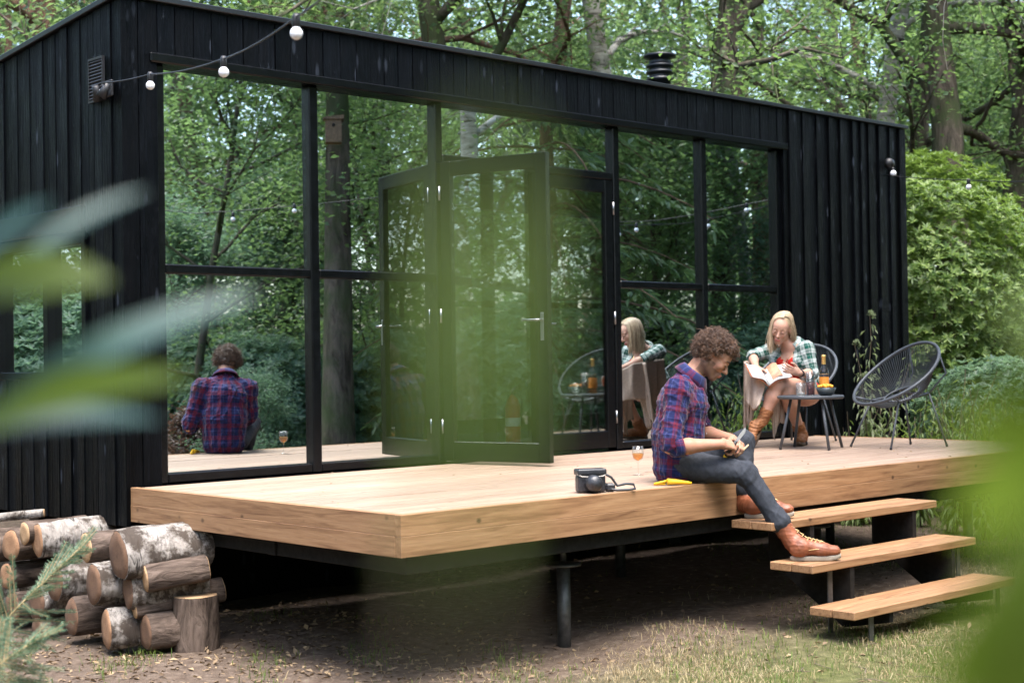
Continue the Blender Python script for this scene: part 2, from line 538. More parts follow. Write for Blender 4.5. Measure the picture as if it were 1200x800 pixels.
MB().box(4.66, 7.94, LD - 0.062, LD - 0.058, 0.985, 2.14).box(4.66, 7.94, LD - 0.062, LD - 0.058, 2.20, 3.145).obj('back_pane', M_GLASS, bw_)
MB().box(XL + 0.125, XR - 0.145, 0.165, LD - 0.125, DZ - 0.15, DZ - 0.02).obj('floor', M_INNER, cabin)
MB().box(0.215, 6.445, 0.03, 0.163, DZ - 0.028, DZ + 0.002).obj('threshold', M_FRAME, cabin)
roof = MB()
roof.prism([(0.02, 3.72), (0.02, 3.775), (LD + 0.05, 3.775 - 0.33), (LD + 0.05, 3.775 - 0.385)], XL + 0.02, XR - 0.02,
           M=Matrix(((0, 1, 0, 0), (1, 0, 0, 0), (0, 0, 1, 0), (0, 0, 0, 1))))
roof = roof.obj('roof', M_BLACK, cabin)
MB().box(XL - 0.025, XR + 0.03, -0.035, 0.03, ROOF + 0.001, ROOF + 0.035, b=0.004).obj('edge_trim', M_TRIM, roof)
tr = MB().box(-0.04, 0.05, 0.032, LD + 0.1, 0, 0.036, b=0.004).obj('edge_trim', M_TRIM, roof)
tr.location = (XL + 0.012, 0, ROOF + 0.003); tr.rotation_euler = (-math.atan(0.09), 0, 0)
# flue
fl = MB().lathe([(0.0, -0.34), (0.10, -0.34), (0.10, 0.20), (0.13, 0.205), (0.13, 0.235), (0.105, 0.24), (0.105, 0.27), (0.13, 0.275), (0.13, 0.30),
                 (0.105, 0.305), (0.105, 0.33), (0.13, 0.335), (0.13, 0.36), (0.105, 0.365), (0.105, 0.42), (0.155, 0.43), (0.155, 0.455), (0.02, 0.475), (0.0, 0.475)], 28)
fl.obj('chimney', plain('flue_steel', (0.02, 0.022, 0.025), 0.35, metal=0.5), roof, (6.36, 1.35, 4.0))
# vent on the left wall
vent = MB().box(XL - 0.03, XL - 0.012, 0.17, 0.35, 3.18, 3.195).box(XL - 0.03, XL - 0.012, 0.17, 0.35, 3.435, 3.45)\
    .box(XL - 0.03, XL - 0.012, 0.17, 0.18, 3.195, 3.435).box(XL - 0.03, XL - 0.012, 0.34, 0.35, 3.195, 3.435).obj('vent', plain('vent_metal', (0.035, 0.036, 0.04), 0.45, metal=0.5), cabin)
sl = MB().box(-0.006, 0.006, 0.18, 0.34, -0.006, 0.006, b=0.002).mesh('slat', vent.data.materials[0])
for k in range(12):
    link('slat', sl, vent, (XL - 0.022, 0, 3.205 + k * 0.02), (0, R(35), 0))

# window wall: jambs, mullions, rails, panes
ww = MB().box(0.16, 6.50, -0.022, 0.10, 3.41, 3.470, b=0.009).obj('window_wall', M_FRAME, cabin)
def part(name, x0, x1, y0, y1, z0, z1, parent, mat=None, b=0.008):
    c = ((x0 + x1) / 2, (y0 + y1) / 2, (z0 + z1) / 2)
    mb = MB().box(x0 - c[0], x1 - c[0], y0 - c[1], y1 - c[1], z0 - c[2], z1 - c[2], b=b)
    return mb.obj(name, mat or M_FRAME, parent, c)
SILL, HEAD = DZ + 0.012, 3.41
mull = [(0.217, 0.280), (1.353, 1.425), (2.434, 2.504), (4.274, 4.346), (5.353, 5.425), (6.378, 6.443)]
for i, (a, b_) in enumerate(mull):
    part('jamb' if i in (0, 5) else 'mullion', a, b_, 0.034, 0.15, DZ + 0.003, HEAD, ww)
for i in (0, 1, 3, 4):
    a, b_ = mull[i][1], mull[i + 1][0]
    part('sill_rail', a, b_, 0.040, 0.14, DZ + 0.004, DZ + 0.066, ww)
    part('transom', a, b_, 0.038, 0.14, 2.142, 2.200, ww)
    part('pane', a, b_, GY, GY + 0.006, DZ + 0.066, 2.142, ww, M_PANE, 0)
    part('pane', a, b_, GY, GY + 0.006, 2.200, HEAD, ww, M_PANE, 0)
part('transom', 2.504, 4.274, 0.036, 0.14, 2.990, 3.050, ww)
part('pane', 2.504, 4.274, GY, GY + 0.006, 3.050, HEAD, ww, M_PANE, 0)

def door(name_label, w, h, flip=1):
    """a glazed leaf; hinge at local x=0, extends to +x*flip; outside faces -y"""
    d = empty('door', (0, 0, 0), 0, None, None, None, None, cabin)
    d['label'] = name_label
    f = MB(); th = 0.055; st = 0.085
    def bx(x0, x1, z0, z1, e=0.0):
        xa, xb = sorted((x0 * flip, x1 * flip)); f.box(xa, xb, -th + e, -e, z0, z1, b=0.004)
    bx(0, st, 0, h); bx(w - st, w, 0, h); bx(st, w - st, 0, 0.135, .002); bx(st, w - st, h - 0.10, h, .002)
    f.obj('frame', M_FRAME, d)
    xa, xb = sorted((st * flip, (w - st) * flip))
    MB().box(xa, xb, -th * 0.6, -th * 0.6 + 0.006, 0.135, h - 0.10).obj('pane', M_DPANE, d)
    hd = MB()
    xh = (w - st / 2) * flip
    for s in (-th - 0.006, 0.001):
        hd.box(xh - 0.014, xh + 0.014, s, s + 0.005, 0.83, 1.02, b=0.002)
    hd.tube([(xh, -th, 0.97), (xh, -th - 0.05, 0.97), (xh - 0.02 * flip, -th - 0.055, 0.97), (xh - 0.125 * flip, -th - 0.055, 0.97)], 0.0085, 10)
    hd.tube([(xh, 0, 0.97), (xh, 0.045, 0.97), (xh - 0.02 * flip, 0.05, 0.97), (xh - 0.125 * flip, 0.05, 0.97)], 0.0085, 10)
    hd.obj('handle', M_CHROME, d)
    for z in (0.24, 1.02, h - 0.22):
        MB().tube([(-0.004 * flip, -th - 0.004, z - 0.05), (-0.004 * flip, -th - 0.004, z + 0.05)], 0.008, 8).obj('hinge', M_CHROME, d)
    return d
d1 = door('glazed door leaf standing open over the deck', 0.876, 2.105, 1)
d1.location = (2.512, 0.03, DZ + 0.022); d1.rotation_euler = (0, 0, -R(76))
d2 = door('closed glazed door leaf', 0.876, 2.105, -1)
d2.location = (4.266, 0.095, DZ + 0.022)
# piers that carry the cabin
for (px_, py_) in ((0.9, 1.2), (0.9, 3.0), (2.9, 0.6), (5.5, 0.6), (8.1, 0.5), (5.5, 3.0), (2.9, 3.0), (8.1, 3.0)):
    MB().box(px_ - 0.08, px_ + 0.08, py_ - 0.08, py_ + 0.08, -0.1, 0.68).obj('pier', M_METAL, cabin)
MB().box(XL + 0.05, XR - 0.05, 0.17, 0.3, 0.45, 0.66).box(XL + 0.05, XR - 0.05, 3.2, 3.35, 0.45, 0.66).obj('bearer', M_BLACK, cabin)

MB().box(XL + 0.3, XR - 0.1, 0.62, 0.66, -0.1, 0.62).obj('underside_light_block', M_BLACK, cabin)  # added black panel, blocks light from behind so the underside stays dark
# ------------------------------------------------------------------ deck
deck = empty('deck', (3.4, -1.3, 0), 0, 'raised pale timber deck with thick square edge in front of the cabin', 'deck')
DX, DD = 6.85, 2.55
def dpart(name, mb, mat, c, parent=None):
    o = mb.obj(name, mat, parent or deck)
    o.location = Vector(c) - Vector((3.4, -1.3, 0)) if parent is None else Vector(c)
    return o
y = -DD + 0.046
n = 18
pw = (DD - 0.046 - 0.035) / n
for i in range(n):
    cut = random.choice([2.3, 3.1, 4.4, 5.0])
    for (a, b_) in ((0.047, cut - 0.0015), (cut + 0.0015, DX - 0.047)):
        L = b_ - a
        o = dpart('plank', MB().box(-L / 2, L / 2, -pw / 2 + 0.003, pw / 2 - 0.003, -0.014, 0.014, b=0.002), M_PLANK,
                  ((a + b_) / 2, y + pw * (i + 0.5), DZ - 0.014 + random.uniform(-0.0012, 0.0012)))
# fascia: two boards stacked on each side
for k, (z0, z1) in enumerate(((DZ - 0.1, DZ + 0.002), (DZ - 0.2, DZ - 0.101))):
    h = z1 - z0
    dpart('fascia_board', MB().box(-DX / 2, DX / 2, -0.0225, 0.0225, -h / 2, h / 2, b=0.0018), M_FASC, (DX / 2, -DD + 0.0225 - k * 0.0012, (z0 + z1) / 2))
    for xx in (0.0225 - k * 0.0012, DX - 0.0225 + k * .0012):
        dpart('fascia_board', MB().box(-0.0225, 0.0225, -(DD - 0.05) / 2, (DD - 0.05) / 2, -h / 2, h / 2, b=0.0018), M_PLANKY, (xx, -DD + 0.046 + (DD - 0.05) / 2, (z0 + z1) / 2))
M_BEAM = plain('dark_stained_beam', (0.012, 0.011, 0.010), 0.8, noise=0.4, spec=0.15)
for yy in (-2.45, -1.35, -0.25):
    dpart('beam', MB().box(-3.34, 3.36, -0.035, 0.035, -0.045, 0.045, b=.004), M_BEAM, (3.42, yy, 0.612))
dpart('beam', MB().box(-0.035, 0.035, -1.08, 1.08, -0.045, 0.045, b=.004), M_BEAM, (0.13, -1.33, 0.611))
for i in range(12):
    xx = 0.12 + i * 0.6
    dpart('joist', MB().box(-0.025, 0.025, -1.24, 1.24, -0.085, 0.085), M_BEAM, (xx, -1.29, DZ - 0.115 - 0.002))
for (px_, py_) in ((1.47, -2.15), (6.1, -1.95), (3.9, -2.1), (3.6, -0.6), (6.2, -0.6)):
    o = dpart('post', MB().tube([(0, 0, -0.1), (0, 0, 0.44)], 0.038, 16).tube([(0, 0, 0.46), (0, 0, 0.55)], 0.018, 10), M_GALV, (px_, py_, 0))
    MB().lathe([(0, 0.44), (0.10, 0.44), (0.10, 0.452), (0, 0.452)], 24).obj('flange', M_GALV, o)
    MB().box(-0.09, 0.09, -0.05, 0.05, 0.545, 0.56).obj('bracket', M_GALV, o)
    MB().box(-0.04, 0.04, -0.25, 0.2, 0.56, 0.656).obj('cross_beam', M_BEAM, o)

# ------------------------------------------------------------------ steps
steps = empty('deck_steps', (3.25, -3.0, 0), 0, 'three open plank steps on dark carriers at the front of the deck', 'steps')
def spart(name, mb, mat, c, parent=None):
    o = mb.obj(name, mat, parent or steps)
    o.location = Vector(c) - Vector((3.25, -3.0, 0)) if parent is None else Vector(c)
    return o
TZ = [DZ - 0.215, DZ - 0.43, DZ - 0.655]
TY = [-2.60, -2.87, -3.135]
for k in range(3):
    t_ = empty('tread', (0, 0, 0), 0, parent=steps)
    t_.location = Vector((3.25, TY[k] - 0.145, TZ[k])) - Vector((3.25, -3.0, 0))
    for j in (0, 1):
        MB().box(-0.86, 0.86, -0.071, 0.071, -0.045, 0, b=0.004).obj('plank', M_FASC, t_, (0, 0.074 - j * 0.148, 0))
for xx in (2.78, 3.86):
    poly = [(-0.02, TZ[0] - 0.047), (-0.02, 0.18)]
    M_ = Matrix(((0, 1, 0, 0), (1, 0, 0, 0), (0, 0, 1, 0), (0, 0, 0, 1)))
    pts = [(0.42, TZ[0] - 0.047), (0.12, TZ[0] - 0.047), (0.12, TZ[1] - 0.047), (-0.15, TZ[1] - 0.047), (-0.15, TZ[2] - 0.047), (-0.40, TZ[2] - 0.047), (-0.40, 0.10), (-0.10, 0.04), (0.42, 0.38)]
    spart('stringer', MB().prism(pts, -0.02, 0.02, M_), M_BEAM, (xx, -3.0, 0))
for xx in (2.62, 3.98):
    for k in (1, 2):
        spart('leg', MB().box(-0.02, 0.02, -0.004, 0.004, -0.02, TZ[k] - 0.047), M_GALV, (xx, TY[k] - 0.24, 0))
# ------------------------------------------------------------------ vegetation
M_LEAF = leafmat('oak_leaf', [(0.022, 0.052, 0.020), (0.050, 0.094, 0.034), (0.105, 0.148, 0.048)], (0.22, 0.36, 0.10), 0.44)
M_LEAF2 = leafmat('beech_leaf', [(0.026, 0.062, 0.030), (0.060, 0.110, 0.05), (0.125, 0.168, 0.06)], (0.25, 0.39, 0.13), 0.44)
M_LEAFB = leafmat('blue_green_leaf', [(0.04, 0.09, 0.058), (0.075, 0.14, 0.095), (0.13, 0.20, 0.13)], (0.22, 0.36, 0.20), 0.42)
M_NEEDLE = leafmat('needle_spray', [(0.035, 0.07, 0.032), (0.06, 0.11, 0.05), (0.10, 0.16, 0.07)], (0.14, 0.24, 0.09), 0.35)
M_RHODO = leafmat('rhododendron_leaf', [(0.032, 0.07, 0.018), (0.085, 0.145, 0.034), (0.19, 0.26, 0.07)], (0.28, 0.44, 0.07), 0.28, 0.45, 0.35)
M_RUSSET = leafmat('russet_leaf', [(0.05, 0.03, 0.03), (0.10, 0.06, 0.05), (0.14, 0.10, 0.07)], (0.16, 0.08, 0.05), 0.3)
M_BARK = barkmat('oak_bark', (0.035, 0.028, 0.022), (0.15, 0.12, 0.095), (0.055, 0.075, 0.03))
M_BARKR = barkmat('pine_bark', (0.06, 0.035, 0.025), (0.22, 0.135, 0.095))
M_BIRCH = barkmat('birch_bark', (0.05, 0.045, 0.04), (0.55, 0.52, 0.48), None, True)
M_TWIG = plain('twig_bark', (0.09, 0.07, 0.045), 0.85, noise=0.3)

def unit(a):
    return a / np.maximum(np.linalg.norm(a, axis=-1, keepdims=True), 1e-9)

def leaf_arrays(P, D, N, L, W, fold=0.25, droop=0.0):
    """one folded leaf (two triangles) per row"""
    D = unit(D); S = unit(np.cross(D, N)); N = np.cross(S, D)
    L = np.broadcast_to(np.asarray(L, float), (len(P),))[:, None]; W = np.broadcast_to(np.asarray(W, float), (len(P),))[:, None]
    mid = P + D * L * 0.48
    a = P; tip = P + D * L - N * L * droop
    l = mid - S * W / 2 + N * W * fold; r = mid + S * W / 2 + N * W * fold
    V = np.stack([a, r, tip, l], 1).reshape(-1, 3)
    b = np.arange(len(P))[:, None] * 4
    F = np.concatenate([b + np.array([0, 1, 2]), b + np.array([0, 2, 3])], 1).reshape(-1, 3)
    return V, F

def leafcloud(anchors, per, sig, L, W, rg, up=1.0, tilt=0.55, flat=0.6):
    A = np.repeat(anchors, per, axis=0)
    P = A + rg.normal(size=A.shape) * np.array([sig, sig, sig * flat])
    n = len(P)
    N = unit(rg.normal(size=(n, 3)) * tilt + np.array([0, 0, up]))
    az = rg.uniform(0, 2 * np.pi, n)
    D = np.stack([np.cos(az), np.sin(az), rg.normal(size=n) * 0.35 - 0.25], 1)
    return leaf_arrays(P, D, N, L * rg.uniform(0.6, 1.25, n), W * rg.uniform(0.6, 1.25, n))

def grow(p, d, L, r, rg, steps, wander, lift=0.0):
    pts = [np.array(p, float)]; d = np.array(d, float)
    for i in range(steps):
        d = d + rg.normal(size=3) * wander + np.array([0, 0, lift])
        d = d / np.linalg.norm(d)
        pts.append(pts[-1] + d * L / steps)
    rad = [max(r * (1 - 0.82 * i / steps), 0.004) for i in range(steps + 1)]
    return pts, rad

def make_tree(seed, H, r0, base, spread, nlimb, per, sig, L, W, lift=0.05, crook=0.25, lean=0.0, leaf_low=0.3, flat=0.6, sway=0.05):
    rg = np.random.default_rng(seed)
    tb = MB(); anchors = []
    tp, trd = grow((0, 0, -0.3), (lean, 0, 1), H * 0.97, r0, rg, 12, sway, 0.06)
    trd[0] *= 1.5; trd[1] *= 1.08
    tb.tube(tp, trd, 10)
    tp = np.array(tp)
    for i in range(nlimb):
        f = base / H + (1 - base / H) * ((i + rg.uniform(0, 0.8)) / nlimb) ** 0.9 * 0.97
        k = f * 12; k0 = min(int(k), 11); p = tp[k0] + (tp[k0 + 1] - tp[k0]) * (k - k0)
        az = i * 2.4 + rg.uniform(-0.5, 0.5)
        prof = math.sin(min(1.0, (1 - f) * 1.25 + 0.18) * math.pi / 2)
        Lb = spread * prof * rg.uniform(0.75, 1.15)
        d = np.array([math.cos(az), math.sin(az), 0.25 + 0.7 * f])
        pts, rad = grow(p, d / np.linalg.norm(d), Lb, max(0.02, r0 * 0.42 * (1 - f * 0.6)), rg, 7, crook, lift)
        tb.tube(pts, rad, 6, caps=False)
        for j in range(2, 8):
            q = pts[j]
            if j / 7 > leaf_low: anchors.append(q)
            for s in range(2):
                dd = unit(np.array(pts[j]) - np.array(pts[j - 1])) + rg.normal(size=3) * 0.75
                sp_, sr = grow(q, dd / np.linalg.norm(dd), Lb * rg.uniform(0.22, 0.42), rad[j] * 0.5, rg, 4, crook, lift)
                tb.tube(sp_, sr, 4, caps=False)
                anchors += sp_[1:]
    anchors = np.array(anchors)
    V, F = leafcloud(anchors, per, sig, L, W, rg, flat=flat)
    return tb, V, F

def proto(name, tb, V, F, bark, leaf):
    root = empty(name)
    tb_me = tb.mesh('trunk', bark, False)
    link('trunk', tb_me, root)
    link('crown', np_mesh('crown', V, F, leaf), root)
    return root

_used = {}
def place(p, loc, rz=0.0, s=1.0, label=None, cat='tree', group=None, sz=None):
    o = p if id(p) not in _used else copy_tree(p)
    _used[id(p)] = True
    o.location = (loc[0], loc[1], float(gz(loc[0], loc[1])) if len(loc) < 3 else loc[2])
    o.rotation_euler = (0, 0, rz); o.scale = (s, s, s if sz is None else sz)
    o['label'] = label; o['category'] = cat
    if group: o['group'] = group
    elif 'group' in o: del o['group']
    return o

OAK_A = proto('oak_tree', *make_tree(11, 13, 0.24, 3.2, 4.6, 15, 24, 0.32, 0.095, 0.058, 0.03, 0.30), M_BARK, M_LEAF)
OAK_B = proto('oak_tree', *make_tree(23, 14.5, 0.20, 3.8, 4.2, 15, 24, 0.34, 0.095, 0.058, 0.05, 0.26), M_BARKR, M_LEAF2)
BIRCH = proto('birch_tree', *make_tree(31, 13, 0.14, 4.2, 2.9, 14, 18, 0.28, 0.065, 0.045, -0.05, 0.18), M_BIRCH, M_LEAF2)
SAPL = proto('young_beech', *make_tree(47, 6.5, 0.055, 0.6, 2.4, 18, 24, 0.24, 0.072, 0.044, 0.03, 0.22, leaf_low=0.1), M_BARK, M_LEAF2)
BUSHY = proto('leafy_shrub', *make_tree(53, 3.6, 0.05, 0.15, 1.7, 16, 20, 0.17, 0.075, 0.034, 0.05, 0.25, leaf_low=0.0), M_TWIG, M_LEAFB)
BARE = proto('old_oak', *make_tree(67, 12, 0.30, 4.6, 4.5, 12, 18, 0.32, 0.095, 0.058, 0.02, 0.42, leaf_low=0.45), M_BARK, M_LEAF)

MOSSY = proto('old_oak', *make_tree(83, 12, 0.215, 5.6, 4.2, 12, 18, 0.32, 0.095, 0.058, 0.02, 0.40, leaf_low=0.4, sway=0.012), M_BARK, M_LEAF)

def make_conifer(seed, H, r0, base, spread):
    rg = np.random.default_rng(seed); tb = MB()
    tb.tube([(0, 0, -0.3), (0.03, 0, H * 0.4), (0, 0.03, H)], [r0 * 1.2, r0 * 0.7, 0.01], 9)
    Ps, Ds, Ns = [], [], []
    z = base; k = 0
    while z < H - 0.3:
        f = (z - base) / (H - base)
        for j in range(4):
            az = k * 0.9 + j * math.pi / 2 + rg.uniform(-0.3, 0.3)
            Lb = spread * (1 - f) ** 0.8 * rg.uniform(0.8, 1.15) + 0.15
            o = np.array([math.cos(az), math.sin(az), 0])
            side = np.array([-o[1], o[0], 0])
            pts = [np.array([0, 0, z]) + o * Lb * s + np.array([0, 0, 0.12 * Lb * s - 0.42 * Lb * s * s]) for s in np.linspace(0, 1, 7)]
            tb.tube(pts, [0.025 * (1 - 0.8 * s) for s in np.linspace(0, 1, 7)], 4, caps=False)
            m = int(46 * Lb)
            s = rg.uniform(0.12, 1.0, m)
            sg = rg.choice([-1, 1], m)
            w = (0.10 + 0.28 * (1 - s) * min(Lb, 1.6)) * rg.uniform(0.1, 1.0, m)
            base_p = np.array([0, 0, z]) + o * (Lb * s)[:, None] + np.stack([0 * s, 0 * s, 0.12 * Lb * s - 0.42 * Lb * s * s], 1)
            Ps.append(base_p + side * (sg * w)[:, None] + np.stack([0 * s, 0 * s, -0.25 * w - rg.uniform(0, 0.08, m)], 1))
            Ds.append(o * 0.6 + side * sg[:, None] * 0.8 + np.array([0, 0, -0.45]) + rg.normal(size=(m, 3)) * 0.25)
            Ns.append(np.array([0, 0, 1.0]) + rg.normal(size=(m, 3)) * 0.3)
        z += 0.30 + 0.1 * (1 - f); k += 1
    P = np.concatenate(Ps); D = np.concatenate(Ds); N = np.concatenate(Ns)
    V, F = leaf_arrays(P, D, N, rg.uniform(0.13, 0.26, len(P)), rg.uniform(0.03, 0.055, len(P)), 0.1, 0.1)
    return tb, V, F
CONI = proto('hemlock_tree', *make_conifer(5, 9.5, 0.13, 0.7, 2.6), M_BARKR, M_NEEDLE)

def make_rhodo(seed, rx, ry, rz, nros, L=0.115, W=0.036, lumps=10):
    """dome of leaf rosettes with woody stems"""
    rg = np.random.default_rng(seed); tb = MB()
    C = np.stack([rg.uniform(-0.65, 0.65, lumps) * rx, rg.uniform(-0.65, 0.65, lumps) * ry, rg.uniform(0.30, 0.72, lumps) * rz], 1)
    C[0] = (0, 0, rz * 0.55)
    rad = rg.uniform(0.3, 0.48, lumps) * min(rx, rz)
    pick = rg.integers(0, lumps, nros)
    d = unit(rg.normal(size=(nros, 3)) + np.array([0, 0, 0.25]))
    P = C[pick] + d * (rad[pick] * rg.uniform(0.55, 1.08, nros) ** 0.5)[:, None]
    # most rosettes sit on one rounded, slightly bumpy mound
    m0 = int(nros * 0.7); dd = d[:m0]
    bump_ = 1 + 0.07 * np.sin(dd[:, 0] * 7 + 1) * np.sin(dd[:, 1] * 8 + seed) + 0.05 * np.sin(dd[:, 2] * 11 + dd[:, 0] * 9)
    P[:m0] = np.array([0, 0, rz * 0.46]) + dd * np.array([rx * 0.92, ry * 0.92, rz * 0.54]) * (bump_ * rg.uniform(0.86, 1.02, m0))[:, None]
    P[:, 2] = np.maximum(P[:, 2], 0.12)
    for c in C:
        tb.tube([(c[0] * 0.15, c[1] * 0.15, -0.15), (c[0] * 0.6, c[1] * 0.6, c[2] * 0.5), tuple(c)], [0.03, 0.02, 0.012], 5, caps=False)
    outs = unit(d + np.array([0, 0, 0.55]))
    m = 9
    PP = np.repeat(P, m, axis=0); O = np.repeat(outs, m, axis=0)
    a = np.tile(np.arange(m) * 2 * np.pi / m, nros) + np.repeat(rg.uniform(0, 6.28, nros), m) + rg.normal(size=nros * m) * 0.2
    ref = np.where(np.abs(O[:, 2:3]) > 0.9, np.array([[1.0, 0, 0]]), np.array([[0, 0, 1.0]]))
    s1 = unit(np.cross(O, ref)); s2 = np.cross(O, s1)
    rd = s1 * np.cos(a)[:, None] + s2 * np.sin(a)[:, None]
    tiltu = rg.uniform(0.1, 1.1, nros * m)[:, None]
    D = unit(rd + O * tiltu)
    N = unit(O - rd * tiltu * 0.8)
    V, F = leaf_arrays(PP, D, N, L * rg.uniform(0.65, 1.2, len(PP)), W * rg.uniform(0.8, 1.2, len(PP)), 0.12, 0.12)
    return tb, V, F
RHODO = proto('rhododendron', *make_rhodo(3, 1.5, 1.6, 3.5, 8000, 0.078, 0.024, 26), M_TWIG, M_RHODO)
RHODOS = proto('rhododendron', *make_rhodo(9, 1.4, 1.3, 2.0, 2600, 0.095, 0.032, 12), M_TWIG, M_LEAFB)
RUSSET = proto('russet_shrub', *make_tree(71, 1.3, 0.02, 0.1, 0.7, 12, 8, 0.09, 0.06, 0.03, 0.03, 0.3, leaf_low=0.0), M_TWIG, M_RUSSET)

def PXR(u, v, d):
    """point at depth d on the line of sight through photograph pixel (u, v)"""
    q = _fw + _r2 * (u - 600) / FPX - _u2 * (v - 400) / FPX
    return CAM + q * d
def PXM(u, v, d):
    """the same, for something seen mirrored in the window wall"""
    q = PXR(u, v, d); q[1] = 2 * GY - q[1]
    return q

ORD = ['first', 'second', 'third', 'fourth', 'fifth', 'sixth', 'seventh', 'eighth', 'ninth', 'tenth', 'eleventh', 'twelfth', 'thirteenth', 'fourteenth', 'fifteenth', 'sixteenth']
# --- trees beyond the roof whose stems show
for (u, d, p, rz, s, lab) in (
    (88, 19, OAK_B, 0.4, 1.25, 'tall tree with reddish stem above the left end of the roof'),
    (375, 21, OAK_B, 2.1, 1.15, 'tree with tan stem over the roof where the bulb string leaves the picture'),
    (545, 19, OAK_A, 1.2, 1.0, 'dark slim oak over the middle of the roof'),
    (620, 20.5, OAK_B, 3.6, 0.9, 'slender oak right of the dark one above the roof'),
    (737, 19.5, BIRCH, 0.9, 1.25, 'straight grey stemmed birch left of the flue'),
    (832, 17.5, BARE, 5.0, 0.85, 'crooked old oak with dark bent limbs right of the flue'),
    (1010, 20.5, BIRCH, 2.6, 1.2, 'pale birch above the right end of the roof'),
    (1061, 21, OAK_A, 4.4, 0.85, 'stout dark stem just beyond the cabin corner'),
    (1132, 18.5, BARE, 0.7, 0.95, 'forked old oak behind the big rhododendron'),
    (1168, 20, OAK_A, 2.9, 1.0, 'dark oak close behind the forked one at the right edge')):
    q = PXR(u, 200, d)
    place(p, q[:2], rz, s, lab)
# --- filling behind the cabin
rg = np.random.default_rng(99)
for i in range(16):
    u = -60 + i * 84 + rg.uniform(-25, 25); d = rg.uniform(27, 42)
    q = PXR(u, 200, d)
    place([OAK_A, OAK_B, BARE, OAK_B][i % 4], q[:2], rg.uniform(0, 6.28), rg.uniform(0.8, 1.1), ORD[i] + ' from the left of the leafy trees deep in the wood behind the cabin', 'tree', 'trees deep in the wood behind the cabin')
for i in range(15):
    u = -40 + i * 88 + rg.uniform(-30, 30); d = rg.uniform(23, 31)
    q = PXR(u, 200, d)
    place(SAPL, q[:2], rg.uniform(0, 6.28), rg.uniform(0.85, 1.25), ORD[i] + ' from the left of the young beeches behind the cabin', 'tree', 'young beeches behind the cabin')
# --- the big rhododendron and other growth right of the cabin
q = PXR(1068, 300, 17.2); place(RHODO, (q[0], q[1]), 0.5, 1.1, 'big rounded rhododendron with light green leaves at the cabin corner', 'shrub')
q = PXR(1225, 300, 19.5); place(RHODO, (q[0], q[1]), 2.2, 0.62, 'second rhododendron at the right edge behind the big one', 'shrub')
q = PXR(1170, 300, 23.0); place(RHODOS, (q[0], q[1]), 4.0, 1.3, 'shaded rhododendron far back under the forked oak', 'shrub')
q = PXR(1180, 470, 14.6); place(RHODOS, (q[0], q[1]), 1.0, 0.75, 'low dark rhododendron beyond the deck end at the right edge', 'shrub')
q = PXR(1090, 200, 28); place(SAPL, (q[0], q[1]), 1.0, 1.3, 'young beech behind the rhododendrons right of the cabin', 'tree')
q = PXR(1190, 200, 24); place(SAPL, (q[0], q[1]), 3.0, 1.2, 'young beech at the far right under the oaks', 'tree')
q = PXR(60, 200, 16.5); place(SAPL, (q[0], q[1]), 3.0, 1.35, 'blue green young beech rising behind the left end of the roof', 'tree')

for i, (u, d, p, s_) in enumerate(((560, 20.5, RHODOS, 1.1), (600, 22, RHODOS, 1.3), (640, 20.5, RHODOS, 1.1), (690, 21.5, RHODOS, 1.2), (530, 23, RHODOS, 1.4), (610, 27, SAPL, 1.2), (570, 25, SAPL, 1.2))):
    q = PXR(u, 400, d)
    place(p, q[:2], i * 1.7, s_, ORD[i] + ' of the plants seen through the open door beyond the back window', 'shrub' if p is RHODOS else 'tree', 'undergrowth behind the cabin')
# --- garden side: what the windows mirror
q = PXM(393, 300, 17.2); oak_m = place(MOSSY, q[:2], 1.9, 0.95, 'thick mossy oak on the garden side, mirrored in the second window', 'tree')
q = PXM(556, 240, 17.0); birch_m = place(BIRCH, q[:2], 0.3, 0.95, 'white birch carrying a grey nest box, mirrored over the door', 'tree')
for (u, d, p, rz, s, lab) in (
    (640, 18.5, CONI, 0.3, 1.0, 'drooping hemlock mirrored above the doors'),
    (740, 23, SAPL, 2.0, 1.25, 'young beech mirrored between door and right windows'),
    (840, 24, OAK_A, 0.0, 1.0, 'dark stemmed oak mirrored behind the seated pair'),
    (882, 23, BIRCH, 1.0, 0.9, 'thin pale birch mirrored in the last window'),
    (700, 26, BARE, 4.0, 1.0, 'old oak mirrored behind the hemlocks'),
    (460, 25, OAK_A, 3.0, 0.95, 'oak mirrored beside the open door'),
    (250, 27, OAK_B, 2.0, 1.0, 'oak mirrored in the first window'),
    (330, 24, SAPL, 1.0, 1.25, 'young beech mirrored at the right of the first window'),
    (215, 19, SAPL, 4.0, 1.2, 'young beech with yellowing leaves mirrored at the left of the first window'),
    (430, 21, SAPL, 2.0, 1.15, 'young beech mirrored left of the open door'),
    (760, 23, SAPL, 5.0, 1.3, 'young beech mirrored over the open door'),
    (800, 21.5, SAPL, 0.0, 1.15, 'young beech mirrored above the reading woman'),
    (900, 26, OAK_B, 1.0, 0.9, 'oak mirrored at the far right window')):
    q = PXM(u, 300, d)
    place(p, q[:2], rz, s, lab)
for i, (u, d, s) in enumerate(((205, 21, 1.1), (262, 20, 1.0), (318, 19, 0.95), (352, 23, 1.3), (420, 20, 0.9), (475, 22, 1.1), (540, 21, 1.0), (600, 20.5, 0.9),
                               (655, 20.5, 0.75), (790, 25, 1.1), (830, 20, 0.9), (880, 20.5, 1.0), (925, 22, 1.1))):
    q = PXM(u, 300, d)
    place(RHODOS if i % 3 else BUSHY, q[:2], i * 1.3, s, ORD[i] + ' from the left of the evergreen bushes mirrored across the lawn', 'shrub', 'bushes across the lawn')
q = PXM(300, 480, 16.2); place(BUSHY, q[:2], 0.6, 0.42, 'small upright evergreen mirrored beside the sitting man', 'shrub')
